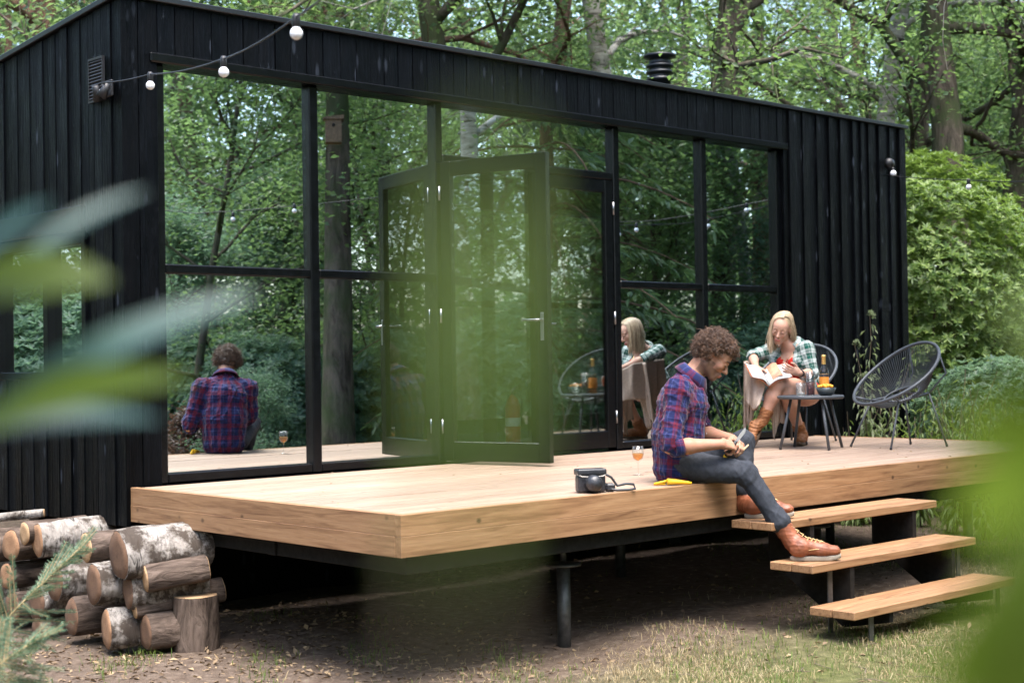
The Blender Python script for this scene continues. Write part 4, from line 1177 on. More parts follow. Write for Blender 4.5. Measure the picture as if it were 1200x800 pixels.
MB().box(-0.95, 0.95, -0.75, -0.66, 1.42, 1.52).obj('tie_beam', plain('grey_beam', (0.22, 0.2, 0.19), 0.8, noise=.2), sht)
for k in range(14):
    r_ = 0.09 + 0.02 * (k % 3)
    MB().tube([(-0.7 + 0.24 * (k % 7), -0.5, 0.12 + 0.24 * (k // 7)), (-0.7 + 0.24 * (k % 7), 0.5, 0.12 + 0.24 * (k // 7))], r_, 10).obj('stacked_log', M_LOGB, sht)
q = PXM(684, 365, 22.6)
pl = MB().tube([(0, 0, -0.1), (0.02, 0, 1.5), (0, 0.02, 2.6)], [0.07, 0.065, 0.06], 10).obj('pale_pole', plain('pale_peeled_wood', (0.45, 0.36, 0.28), 0.8, noise=0.25), None, (q[0], q[1], 0))
tag(pl, 'pale peeled pole standing behind the reed fence in the reflection', 'pole')
for k, (u, v, d, r_) in enumerate(((842, 498, 17.0, 0.16), (858, 492, 17.3, 0.13), (795, 490, 18.5, 0.18))):
    q = PXM(u, v, d)
    make_log((q[0], q[1], r_ * 0.95), r_, 0.4, 60 + k * 20, 0, B, M_END, ['stump lying on the lawn mirrored right of the man', 'smaller stump behind it on the lawn in the reflection', 'thick stump on the lawn mirrored beside the woman'][k], 100 + k)
# extinguisher standing inside the open doorway
fe = empty('fire_extinguisher', (4.02, 0.97, DZ - 0.019), 0, 'red fire extinguisher standing inside the doorway', 'extinguisher')
MB().lathe([(0, 0), (0.06, 0), (0.064, 0.02), (0.064, 0.36), (0.045, 0.42), (0.025, 0.45), (0, 0.46)], 24).obj('cylinder', plain('red_enamel', (0.42, 0.02, 0.015), 0.3), fe)
MB().tube([(0, 0, 0.45), (0, 0, 0.5), (0.06, 0, 0.52)], 0.014, 8).obj('valve', M_CHROME, fe)
MB().tube([(0.02, 0, 0.48), (0.1, 0, 0.42), (0.1, 0, 0.2)], 0.01, 8).obj('hose', M_RUBBER, fe)
MB().lathe([(0.0648, 0.2), (0.0648, 0.27)], 24).obj('label_band', plain('white_label', (0.7, 0.7, 0.68), 0.5), fe)
# ------------------------------------------------------------------ plants at the deck end
M_BUDD = leafmat('buddleia_leaf', [(0.13, 0.17, 0.085), (0.20, 0.25, 0.13), (0.30, 0.34, 0.20)], (0.36, 0.46, 0.18), 0.35, 0.5)
M_HERB = leafmat('herb_leaf', [(0.09, 0.14, 0.045), (0.15, 0.22, 0.07), (0.24, 0.30, 0.13)], (0.30, 0.42, 0.08), 0.35, 0.5)
def stem_plant(name, loc, stems, label, seed, mat, leafL=0.13, leafW=0.03, plume=False, gap=0.055, cat='plant', group=None):
    rg_ = np.random.default_rng(seed)
    r = empty(name, (loc[0], loc[1], float(gz(loc[0], loc[1]))), 0, label, cat, group)
    sb = MB(); P, D, N, SCL = [], [], [], []
    for (h, lx, ly) in stems:
        pts = []
        for s in np.linspace(0, 1, 9):
            pts.append(np.array([lx * s ** 1.6 + rg_.normal() * 0.008, ly * s ** 1.6 + rg_.normal() * 0.008, -0.05 + h * s]))
        sb.tube(pts, [0.007 * (1 - 0.7 * s) + 0.0015 for s in np.linspace(0, 1, 9)], 5, caps=False)
        L = h; n_ = int(L * 0.85 / gap)
        for i in range(n_):
            s = 0.14 + 0.84 * i / n_
            k = s * 8; k0 = min(int(k), 7); p = pts[k0] + (pts[k0 + 1] - pts[k0]) * (k - k0)
            for sd in range(2):
                az = i * 1.57 + sd * math.pi + rg_.normal() * 0.4
                for w in range(1 if s > 0.85 else 2):
                    a2 = az + rg_.normal() * 0.35
                    out = np.array([math.cos(a2), math.sin(a2), 0])
                    ext = rg_.uniform(0.0, 0.14) * (1 - 0.6 * s)
                    P.append(p + out * ext); D.append(out + np.array([0, 0, rg_.uniform(-1.7, -0.2)])); SCL.append(1.0 - 0.45 * s); N.append(np.array([0, 0, 1.0]) + out * 0.5 + rg_.normal(size=3) * 0.2)
        if plume:
            top = pts[-1]; d = np.array([rg_.normal() * 0.5, rg_.normal() * 0.5, 0.4])
            pl_pts = [top + d * t * 0.22 + np.array([0, 0, -0.12 * t * t]) for t in np.linspace(0, 1, 6)]
            for q_ in pl_pts:
                for k in range(16):
                    SCL.append(0.16); P.append(q_ + rg_.normal(size=3) * 0.008); D.append(rg_.normal(size=3)); N.append(rg_.normal(size=3))
    P = np.array(P); D = np.array(D); N = np.array(N)
    n = len(P); SCL = np.array(SCL); L_ = leafL * rg_.uniform(0.6, 1.2, n) * SCL; W__ = leafW * rg_.uniform(0.7, 1.2, n) * np.maximum(SCL, 0.3)
    V, F = leaf_arrays(P, D, N, L_, W__, 0.15, 0.25)
    sb.obj('stem', M_TWIG, r)
    link('foliage', np_mesh('foliage', V, F, mat), r)
    return r
q = PXR(1022, 450, 14.1)
stem_plant('buddleia', (q[0], q[1]), [(2.02, 0.0, 0.02), (1.7, 0.35, -0.25), (1.75, -0.2, 0.05), (1.45, -0.35, -0.1), (1.3, 0.3, 0.1), (1.2, -0.1, -0.3)],
           'tall pale buddleia with drooping leaves and plumes against the black wall', 5, M_BUDD, 0.14, 0.03, True)
for i, (u, d, s, lab) in enumerate(((1000, 14.0, 0.75, 'leafy stems between the table and the empty chair'), (1075, 13.6, 0.9, 'clump of willow-like stems behind the empty chair'),
                               (1118, 13.2, 0.95, 'clump of willow-like stems right of the empty chair'), (1150, 12.9, 0.9, 'clump of stems beyond the deck end, left of the blurred green'), (1185, 12.6, 0.8, 'low stems at the right edge beyond the deck'))):
    q = PXR(u, 500, d)
    rr = random.Random(i)
    stem_plant('willow_herb', (max(q[0], 7.0), q[1]), [(1.35 * s + rr.uniform(-0.25, 0.2), rr.uniform(-0.3, 0.3), rr.uniform(-0.3, 0.3)) for _ in range(9)], lab, 20 + i, M_HERB, 0.13, 0.026)
# ------------------------------------------------------------------ grass, litter
def blades(P, h, w, lean, rg_, mat, name, label):
    n = len(P)
    az = rg_.uniform(0, 2 * np.pi, n); d = np.stack([np.cos(az), np.sin(az), np.zeros(n)], 1); s = np.stack([-d[:, 1], d[:, 0], np.zeros(n)], 1)
    H = (h * rg_.uniform(0.4, 1.2, n))[:, None]; Wd = (w * rg_.uniform(0.6, 1.3, n))[:, None]; le = (lean * rg_.uniform(0.1, 1.5, n))[:, None]
    b0 = P - s * Wd / 2; b1 = P + s * Wd / 2
    m = P + d * H * le * 0.35 + np.array([0, 0, 1]) * H * 0.6
    m0 = m - s * Wd * 0.38; m1 = m + s * Wd * 0.38
    t_ = P + d * H * le + np.array([0, 0, 1]) * H * np.clip(1 - 0.45 * le, 0.15, 1)
    V = np.stack([b0, b1, m1, m0, t_], 1).reshape(-1, 3)
    b = np.arange(n)[:, None] * 5
    F = np.concatenate([b + np.array([0, 1, 2]), b + np.array([0, 2, 3]), b + np.array([3, 2, 4])], 1).reshape(-1, 3)
    o = link(name, np_mesh(name, V, F, mat))
    return tag(o, label, 'grass', None, 'stuff')
M_GRASS = leafmat('green_blade', [(0.05, 0.085, 0.02), (0.09, 0.14, 0.03), (0.15, 0.19, 0.05)], (0.2, 0.3, 0.05), 0.3, 0.6, 0.2)
M_STRAW = leafmat('straw_blade', [(0.20, 0.15, 0.08), (0.32, 0.25, 0.14), (0.42, 0.35, 0.22)], (0.4, 0.32, 0.16), 0.25, 0.7, 0.2)
def nmask(x, y, s, ph):
    return 0.5 + 0.25 * (np.sin(x * s + ph) * np.cos(y * s * 1.3 - ph) + np.sin(x * s * 2.3 - y * s * 1.7 + ph * 2)) 
rg_ = np.random.default_rng(12)
def scatter(n, x0, x1, y0, y1, dens):
    x = rg_.uniform(x0, x1, n); y = rg_.uniform(y0, y1, n)
    k = rg_.uniform(0, 1, n) < dens(x, y)
    return np.stack([x[k], y[k], gz(x[k], y[k]) - 0.004], 1)
def front(x, y):
    # thicker out in the open, thin by the logs and under the deck
    f = np.clip((-2.2 - y) / 0.9, 0, 1) * np.clip((x + 0.1) / 1.4, 0.0, 1)
    under = np.clip((y + 2.3) / 0.3, 0, 1)
    side = np.clip((x - 5.0) / 1.0, 0, 1)
    return np.clip(f * (1 - under) + side * 0.8 + 0.02, 0, 1)
P = scatter(90000, -3.5, 9, -6.2, 0, lambda x, y: front(x, y) * np.clip(nmask(x, y, 2.1, 0.7) * 1.7 - 0.35, 0, 1))
blades(P, 0.055, 0.0042, 0.7, rg_, M_GRASS, 'green_grass', 'short green grass growing in front of the deck')
P = scatter(110000, -3.0, 8, -6.0, -1.6, lambda x, y: np.clip(front(x, y) + 0.02, 0, 1) * np.clip(nmask(x, y, 1.7, 2.9) * 1.9 - 0.35, 0.03, 1))
blades(P, 0.05, 0.0035, 1.25, rg_, M_STRAW, 'dry_grass', 'dry straw coloured grass lying in front of the deck')
P = scatter(42000, 3.5, 22, -13, -3.5, lambda x, y: np.clip(nmask(x, y, 1.1, 1.7) * 1.2, 0.2, 1) * (y < -3.5 - np.clip(4 - x, 0, 2)))
blades(P, 0.085, 0.011, 0.8, rg_, M_GRASS, 'lawn_grass', 'lawn of the clearing that the windows mirror')
def litter():
    n = 5200
    x = rg_.uniform(-3.2, 6, n); y = rg_.uniform(-5.5, 0.6, n)
    x[:2600] = rg_.uniform(-1.8, 1.4, 2600); y[:2600] = rg_.uniform(-2.6, 0.2, 2600)
    P = np.stack([x, y, gz(x, y) + 0.004], 1)
    D = rg_.normal(size=(n, 3)) * np.array([1, 1, 0.25]); N = unit(rg_.normal(size=(n, 3)) * 0.35 + np.array([0, 0, 1]))
    V, F = leaf_arrays(P, D, N, rg_.uniform(0.02, 0.06, n), rg_.uniform(0.008, 0.03, n), 0.2, 0.1)
    m = leafmat('fallen_leaf', [(0.10, 0.065, 0.04), (0.20, 0.14, 0.085), (0.36, 0.26, 0.15)], (0.2, 0.12, 0.05), 0.1, 0.8)
    tag(link('leaf_litter', np_mesh('leaf_litter', V, F, m)), 'fallen leaves and wood chips on the bare soil', 'litter', None, 'stuff')
    tw = MB(); rr = random.Random(3)
    for _ in range(260):
        x, y = rr.uniform(-2.0, 5), rr.uniform(-4.2, -0.2); a = rr.uniform(0, 6.28); L = rr.uniform(0.05, 0.22); z = float(gz(x, y)) + 0.006
        tw.tube([(x, y, z), (x + L * 0.5 * math.cos(a), y + L * 0.5 * math.sin(a), z + 0.006), (x + L * math.cos(a + 0.3), y + L * math.sin(a + 0.3), z)], [0.003, 0.0025, 0.0015], 4, caps=False)
    tag(tw.obj('fallen_twigs', plain('dead_twig', (0.13, 0.1, 0.075), 0.9, noise=0.3)), 'thin fallen twigs lying on the soil', 'twigs', None, 'stuff')
litter()
def deck_litter():
    n = 46
    x = rg_.uniform(0.1, 6.7, n); y = rg_.uniform(-2.5, -0.1, n)
    P = np.stack([x, y, np.full(n, DZ + 0.006)], 1)
    V, F = leaf_arrays(P, rg_.normal(size=(n, 3)) * np.array([1, 1, 0.1]), unit(rg_.normal(size=(n, 3)) * 0.2 + np.array([0, 0, 1])), rg_.uniform(0.012, 0.035, n), rg_.uniform(0.005, 0.016, n), 0.25, 0.1)
    tag(link('deck_litter', np_mesh('deck_litter', V, F, bpy.data.materials['fallen_leaf'])), 'few small dry leaves and chips on the deck boards', 'litter', None, 'stuff')
deck_litter()
# tufts on the bare soil near the logs
P = scatter(9000, -2.4, 1.2, -3.4, -0.2, lambda x, y: np.clip(nmask(x, y, 3.3, 0.2) * 2.4 - 1.25, 0, 1))
blades(P, 0.07, 0.004, 0.8, rg_, M_GRASS, 'grass_tufts', 'sparse grass tufts on the soil near the logs')

# ------------------------------------------------------------------ fir sprig at the lower left
def fir_sprig(pts, label, seed, nside=10, Ls=0.27):
    rr = np.random.default_rng(seed)
    pts = [np.array(p, float) for p in pts]
    r = empty('fir_sapling', (float(pts[0][0]), float(pts[0][1]), 0), 0, label, 'sapling')
    o0 = np.array([pts[0][0], pts[0][1], 0])
    sb = MB(); P, D, N = [], [], []
    def needles(a, b, dens, L):
        n = max(3, int(np.linalg.norm(b - a) * dens)); d = (b - a) / np.linalg.norm(b - a)
        for s in rr.uniform(0, 1, n):
            v = rr.normal(size=3); v -= d * v.dot(d); v /= np.linalg.norm(v)
            v[2] *= 0.5
            P.append(a + (b - a) * s); D.append(v + d * 0.75); N.append(np.cross(v, d) + np.array([0, 0, 0.3]))
    sb.tube([p - o0 for p in pts], [0.006 * (1 - 0.6 * i / (len(pts) - 1)) for i in range(len(pts))], 6)
    for i in range(len(pts) - 1):
        a, b = pts[i], pts[i + 1]
        needles(a, b, 260, 0.02)
        for k in range(nside):
            s = (k + 0.5) / nside; p = a + (b - a) * s; d = unit(b - a)
            for sg in (-1, 1):
                sd = np.cross(d, np.array([0.5, -0.5, 0.7])) * sg; sd = sd / np.linalg.norm(sd)
                e = p + (d * 0.75 + sd * 0.9 + rr.normal(size=3) * 0.12 + np.array([0, 0, -0.1])) * Ls * (1.05 - 0.6 * (i + s) / (len(pts) - 1)) * rr.uniform(0.7, 1.1)
                sb.tube([p - o0, e - o0], [0.0025, 0.0012], 4, caps=False)
                needles(p, e, 900, 0.02)
    V, F = leaf_arrays(np.array(P) - o0, np.array(D), np.array(N), rr.uniform(0.014, 0.024, len(P)), np.full(len(P), 0.0022), 0.0)
    sb.obj('stem', plain('fir_stem', (0.26, 0.2, 0.1), 0.8), r)
    link('needles', np_mesh('needles', V, F, leafmat('fir_needle', [(0.05, 0.10, 0.055), (0.08, 0.145, 0.085), (0.13, 0.20, 0.11)], (0.1, 0.2, 0.08), 0.2)), r)
g0 = PXR(-70, 800, 6.4); g0[2] = 0.0
fir_sprig([g0, PXR(-25, 760, 6.45), PXR(20, 712, 6.5), PXR(62, 672, 6.5), PXR(96, 640, 6.5)], 'blue green fir sapling in front of the log pile at the left edge', 2)
g0 = PXR(-60, 860, 5.2); g0[2] = 0.0
fir_sprig([g0, PXR(-30, 800, 5.25), PXR(10, 770, 5.3), PXR(45, 748, 5.3)], 'smaller fir sapling in the lower left corner', 6, 10, 0.24)

# ------------------------------------------------------------------ leaves close to the lens
def nearmat(name, col, tr, mixf):
    t = NT(name); b = t.n('ShaderNodeBsdfPrincipled', Roughness=0.45); b.inputs['Base Color'].default_value = (*col, 1)
    b.inputs['Specular IOR Level'].default_value = 0.35
    tl = t.n('ShaderNodeBsdfTranslucent'); tl.inputs['Color'].default_value = (*tr, 1)
    mx = t.n('ShaderNodeMixShader', i0=mixf); t.l(b.outputs[0], mx.inputs[1]); t.l(tl.outputs[0], mx.inputs[2]); t.l(mx.outputs[0], t.out.inputs['Surface'])
    return t.m
M_NEARP = nearmat('waxy_leaf_upper_side', (0.022, 0.058, 0.05), (0.05, 0.09, 0.05), 0.15)
M_NEARY = nearmat('young_leaf', (0.05, 0.085, 0.003), (0.14, 0.21, 0.003), 0.55)
M_NEARG = nearmat('sapling_leaf', (0.075, 0.115, 0.014), (0.20, 0.29, 0.025), 0.5)
M_NEARC = nearmat('thin_backlit_leaf', (0.15, 0.21, 0.055), (0.46, 0.60, 0.14), 0.6)
def big_leaf(a, b, w, nrm, droop=0.08):
    """a leaf blade from a to b with midrib fold and curve, a real lens-shaped blade"""
    a, b, nrm = Vector(a), Vector(b), Vector(nrm).normalized()
    d = b - a; L = d.length; d.normalize(); s = d.cross(nrm).normalized(); nrm = s.cross(d)
    vs, fs = [], []; m = 12
    for i in range(m + 1):
        t = i / m; wd = w * 0.5 * (math.sin(math.pi * min(1, t * 0.96 + 0.03)) ** 0.75)
        c = a + d * (L * t) - nrm * (droop * L * 4 * (t - 0.5) ** 2)
        for k in (-1, -0.5, 0, 0.5, 1):
            vs.append(c + s * (wd * k) + nrm * (abs(k) * wd * 0.22))
    for i in range(m):
        for k in range(4):
            fs.append((i * 5 + k, i * 5 + k + 1, i * 5 + k + 6, i * 5 + k + 5))
    return MB()._add(vs, fs, True)
def near_plant(name, base, stems, leaves, label, sr=0.006):
    r = empty(name, (base[0], base[1], 0), 0, label, 'shrub')
    o0 = Vector((base[0], base[1], 0))
    for s in stems:
        MB().tube([Vector(p) - o0 for p in s], [sr * (1 - 0.66 * i / (len(s) - 1)) for i in range(len(s))], 7).obj('stem', M_TWIG, r)
    for (a, b, w, nrm, mat) in leaves:
        big_leaf(Vector(a) - o0, Vector(b) - o0, w, nrm).obj('leaf', mat, r)
    return r
UPV = tuple(-0.75 * _fw + 0.65 * np.array([0, 0, 1.0]))
d0 = 0.80
hub1 = PXR(-60, 500, d0); hub2 = PXR(-60, 335, d0)
bse = PXR(-260, 500, d0); bse[2] = 0
px = lambda u, v, d=d0: tuple(PXR(u, v, d))
near_plant('rhododendron_branch', bse, [[bse, PXR(-200, 700, d0), tuple(hub1)], [PXR(-200, 700, d0), PXR(-140, 400, d0), tuple(hub2)]], [
    (hub2, px(46, 232, 0.76), 0.019, UPV, M_NEARP),
    (px(-10, 322, 0.82), px(168, 212, 0.86), 0.011, UPV, M_NEARP),
    (hub2, px(124, 318, 0.78), 0.036, UPV, M_NEARY),
    (px(-30, 345, 0.82), px(100, 300, 0.84), 0.014, UPV, M_NEARP),
    (hub1, px(292, 326, 0.82), 0.024, UPV, M_NEARP),
    (hub1, px(208, 425, 0.74), 0.030, UPV, M_NEARY),
    (hub1, px(190, 478, 0.86), 0.016, UPV, M_NEARP)], 'broad leaves of a shrub close to the lens at the left, far out of focus')
dn = 0.15
b2 = PXR(560, 1200, dn); b2[2] = 0
near_plant('sapling', b2, [[b2, PXR(540, 1000, dn), PXR(528, 820, dn), PXR(535, 640, dn)]], [
    (px(552, 620, dn), px(572, 150, dn), 0.0062, tuple(-_fw + 0.2 * _r2), M_NEARC),
    (px(530, 690, dn), px(590, 330, 0.155), 0.0035, tuple(-_fw + 0.3 * _r2), M_NEARC)], 'thin green sapling so close to the lens that it is a veil over the doors', 0.0012)
dr = 0.33
b3 = PXR(1300, 1200, dr); b3[2] = 0
near_plant('sapling', b3, [[b3, PXR(1290, 900, dr), PXR(1260, 600, dr), PXR(1250, 420, dr)]], [
    (px(1262, 640, dr), px(1090, 840, 0.34), 0.022, tuple(-_fw), M_NEARG),
    (px(1262, 560, dr), px(1165, 880, 0.33), 0.030, tuple(-_fw), M_NEARG),
    (px(1255, 480, dr), px(1100, 505, 0.36), 0.012, tuple(-_fw), M_NEARG),
    (px(1252, 430, dr), px(1140, 640, 0.37), 0.026, tuple(-_fw + .2 * _r2), M_NEARG),
    (px(1250, 420, dr), px(1196, 330, 0.36), 0.014, tuple(-_fw), M_NEARG)], 'green sapling close to the lens at the right edge, blurred', 0.003)
# ------------------------------------------------------------------ people: smooth-blended bodies turned into one surface
def nets(vol, lo, h):
    """surface nets on a float volume (negative inside)"""
    ins = vol < 0
    nx, ny, nz = vol.shape
    c = np.zeros((nx - 1, ny - 1, nz - 1), np.int8)
    for i in (0, 1):
        for j in (0, 1):
            for k in (0, 1):
                c += ins[i:nx - 1 + i, j:ny - 1 + j, k:nz - 1 + k]
    act = (c > 0) & (c < 8)
    idx = np.argwhere(act)
    vid = np.full(act.shape, -1, np.int32); vid[act] = np.arange(len(idx))
    acc = np.zeros((len(idx), 3)); cnt = np.zeros(len(idx))
    corners = [(i, j, k) for i in (0, 1) for j in (0, 1) for k in (0, 1)]
    val = {q: vol[idx[:, 0] + q[0], idx[:, 1] + q[1], idx[:, 2] + q[2]] for q in corners}
    for a in corners:
        for ax in range(3):
            if a[ax] == 1: continue
            b = list(a); b[ax] = 1; b = tuple(b)
            va, vb = val[a], val[b]
            m = (va < 0) != (vb < 0)
            t = np.where(m, va / np.where(va == vb, 1, va - vb), 0)
            p = np.array(a, float)[None, :] + np.zeros((len(idx), 3)); p[:, ax] += t
            acc[m] += p[m]; cnt[m] += 1
    V = (idx + acc / np.maximum(cnt, 1)[:, None]) * h + lo
    Q = []
    for ax in range(3):
        o1, o2 = [(1, 2), (2, 0), (0, 1)][ax]
        s0 = [slice(None)] * 3; s1 = [slice(None)] * 3
        s0[ax] = slice(0, -1); s1[ax] = slice(1, None)
        A, B_ = ins[tuple(s0)], ins[tuple(s1)]
        e = np.argwhere(A != B_)
        e = e[(e[:, o1] > 0) & (e[:, o2] > 0) & (e[:, o1] < vol.shape[o1] - 1) & (e[:, o2] < vol.shape[o2] - 1)]
        if not len(e): continue
        def at(d1, d2):
            q = e.copy(); q[:, o1] -= d1; q[:, o2] -= d2
            return vid[q[:, 0], q[:, 1], q[:, 2]]
        quad = np.stack([at(1, 1), at(0, 1), at(0, 0), at(1, 0)], 1)
        fl = ~A[e[:, 0], e[:, 1], e[:, 2]]
        quad[fl] = quad[fl][:, ::-1]
        Q.append(quad)
    return V, np.concatenate(Q)

class SDF:
    def __init__(self): self.p = []
    def cap(self, a, b, ra, rb, k=0.025, ax=None, f=1.0, op='add', id=0):
        self.p.append(('c', np.array(a, float), np.array(b, float), ra, rb, k, None if ax is None else np.array(ax, float) / np.linalg.norm(ax), f, op, id)); return self
    def ell(self, c, r, Rm=None, k=0.02, op='add', id=0):
        self.p.append(('e', np.array(c, float), np.array(r, float), np.eye(3) if Rm is None else np.array(Rm, float), 0, k, None, 1.0, op, id)); return self
    def dist(self, pr, P):
        if pr[0] == 'c':
            _, a, b, ra, rb, k, ax, f, op, _i = pr
            ba = b - a; L2 = max(ba @ ba, 1e-12)
            t = np.clip(((P - a) @ ba) / L2, 0, 1)
            w = P - a - t[..., None] * ba
            if ax is not None:
                w = w + ax * ((w @ ax) * (1 / f - 1))[..., None]
            return np.sqrt((w * w).sum(-1)) - (ra + (rb - ra) * t)
        _, c, r, Rm, _0, k, _1, _2, op, _i = pr
        q = (P - c) @ Rm                      # columns of Rm are the local axes
        n = np.sqrt(((q / r) ** 2).sum(-1)); m = np.sqrt(((q / (r * r)) ** 2).sum(-1))
        return n * (n - 1) / np.maximum(m, 1e-6)
    def bounds(self, pr, pad):
        if pr[0] == 'c':
            R_ = max(pr[3], pr[4]) * max(1, pr[7]) + pad
            return np.minimum(pr[1], pr[2]) - R_, np.maximum(pr[1], pr[2]) + R_
        R_ = pr[2].max() + pad
        return pr[1] - R_, pr[1] + R_
    def build(self, h, smooth=2, noise=None):
        lo = np.min([self.bounds(p, 0.02)[0] for p in self.p if p[8] == 'add'], 0); hi = np.max([self.bounds(p, 0.02)[1] for p in self.p if p[8] == 'add'], 0)
        n = np.ceil((hi - lo) / h).astype(int) + 2
        vol = np.full(n, 1.0, np.float32)
        for pr in self.p:
            k = pr[5]
            a, b = self.bounds(pr, k + 0.02)
            i0 = np.clip(((a - lo) / h).astype(int), 0, n - 1); i1 = np.clip(((b - lo) / h).astype(int) + 2, 1, n)
            if (i1 <= i0).any(): continue
            g = np.stack(np.meshgrid(*[lo[x] + h * np.arange(i0[x], i1[x]) for x in range(3)], indexing='ij'), -1)
            d = self.dist(pr, g)
            s = (slice(i0[0], i1[0]), slice(i0[1], i1[1]), slice(i0[2], i1[2]))
            v = vol[s]
            if pr[8] == 'add':
                t = np.clip(0.5 + 0.5 * (v - d) / k, 0, 1); vol[s] = v * (1 - t) + d * t - k * t * (1 - t)
            else:
                t = np.clip(0.5 - 0.5 * (v + d) / k, 0, 1); vol[s] = v * (1 - t) - d * t + k * t * (1 - t)
        V, Q = nets(vol, lo, h)
        # Laplacian smoothing
        for _ in range(smooth):
            S = np.zeros_like(V); c = np.zeros(len(V))
            for i in range(4):
                j = (i + 1) % 4
                np.add.at(S, Q[:, i], V[Q[:, j]]); np.add.at(c, Q[:, i], 1)
                np.add.at(S, Q[:, j], V[Q[:, i]]); np.add.at(c, Q[:, j], 1)
            V = V * 0.45 + 0.55 * S / np.maximum(c, 1)[:, None]
        if noise is not None:
            N = vnormals(V, Q)
            V = V + N * noise(V)[:, None]
        return V, Q
    def nearest(self, P):
        best = np.full(len(P), 1e9); w = np.zeros(len(P), int)
        for i, pr in enumerate(self.p):
            if pr[8] != 'add': continue
            d = self.dist(pr, P); m = d < best; best[m] = d[m]; w[m] = i
        return w
    def uv(self, V, Q, sc=1.0):
        C = V[Q].mean(1); w = self.nearest(C)
        UV = np.zeros((len(Q), 4, 2))
        for i in np.unique(w):
            pr = self.p[i]; m = w == i
            if pr[0] == 'c': a, b = pr[1], pr[2]
            else: a, b = pr[1], pr[1] + np.array([0, 0, 0.1])
            ax = unit((b - a)[None])[0]
            rf = np.array([0, 1.0, 0]) if abs(ax[1]) < 0.9 else np.array([1.0, 0, 0])
            e1 = np.cross(ax, rf); e1 /= np.linalg.norm(e1); e2 = np.cross(ax, e1)
            X = V[Q[m]] - a
            an = np.arctan2(X @ e2, X @ e1); ac = np.arctan2((C[m] - a) @ e2, (C[m] - a) @ e1)[:, None]
            an = ac + (an - ac + np.pi) % (2 * np.pi) - np.pi
            rr = {True: 0.5 * (pr[3] + pr[4]) * (0.5 + 0.5 * pr[7]), False: float(np.mean(pr[2]))}[pr[0] == 'c']
            UV[m, :, 0] = an * rr; UV[m, :, 1] = X @ ax + pr[9] * 0.0371
        return UV * sc

def vnormals(V, Q):
    a = np.cross(V[Q[:, 2]] - V[Q[:, 0]], V[Q[:, 3]] - V[Q[:, 1]])
    N = np.zeros_like(V)
    for i in range(4): np.add.at(N, Q[:, i], a)
    return unit(N)

def folds(seed, amp, freq, n=7, aniso=(1, 1, 1)):
    rg = np.random.default_rng(seed)
    K = rg.normal(size=(n, 3)) * freq * np.array(aniso); ph = rg.uniform(0, 6.28, n); ph2 = rg.uniform(0, 6.28, n)
    K2 = rg.normal(size=(n, 3)) * freq * 0.5
    def f(P):
        s = 0
        for i in range(n):
            x = np.sin(P @ K[i] + ph[i] + 1.2 * np.sin(P @ K2[i] + ph2[i]))
            s = s + (1 - np.abs(x)) ** 2 - 0.35
        return amp * s / n * 2.2
    return f

class Figure:
    """local frame: X to the right of the picture, Y away from the camera, Z up"""
    def __init__(self, ref, label, name='person'):
        self.o = np.array(ref, float)
        self.Rw = np.array([[math.sin(YAW), math.cos(YAW), 0], [-math.cos(YAW), math.sin(YAW), 0], [0, 0, 1.0]])
        self.root = empty(name, tuple(self.o), YAW - math.pi / 2, label, 'person')
    def J(self, u, v, d):
        return (PXR(u, v, d) - self.o) @ self.Rw
    def L(self, w):
        return (np.array(w, float) - self.o) @ self.Rw
    def put(self, name, V, Q, mat, uv=None, parent=None):
        me = np_mesh(name, V, Q, mat if not isinstance(mat, list) else mat[0], True, uv)
        if isinstance(mat, list):
            for m in mat[1:]: me.materials.append(m)
        return link(name, me, parent or self.root)

def frame_from(fwd, up):
    f = np.array(fwd, float); f /= np.linalg.norm(f)
    u = np.array(up, float); u = u - f * (u @ f); u /= np.linalg.norm(u)
    l = np.cross(u, f)
    return np.stack([f, l, u], 1)             # columns: forward, left, up

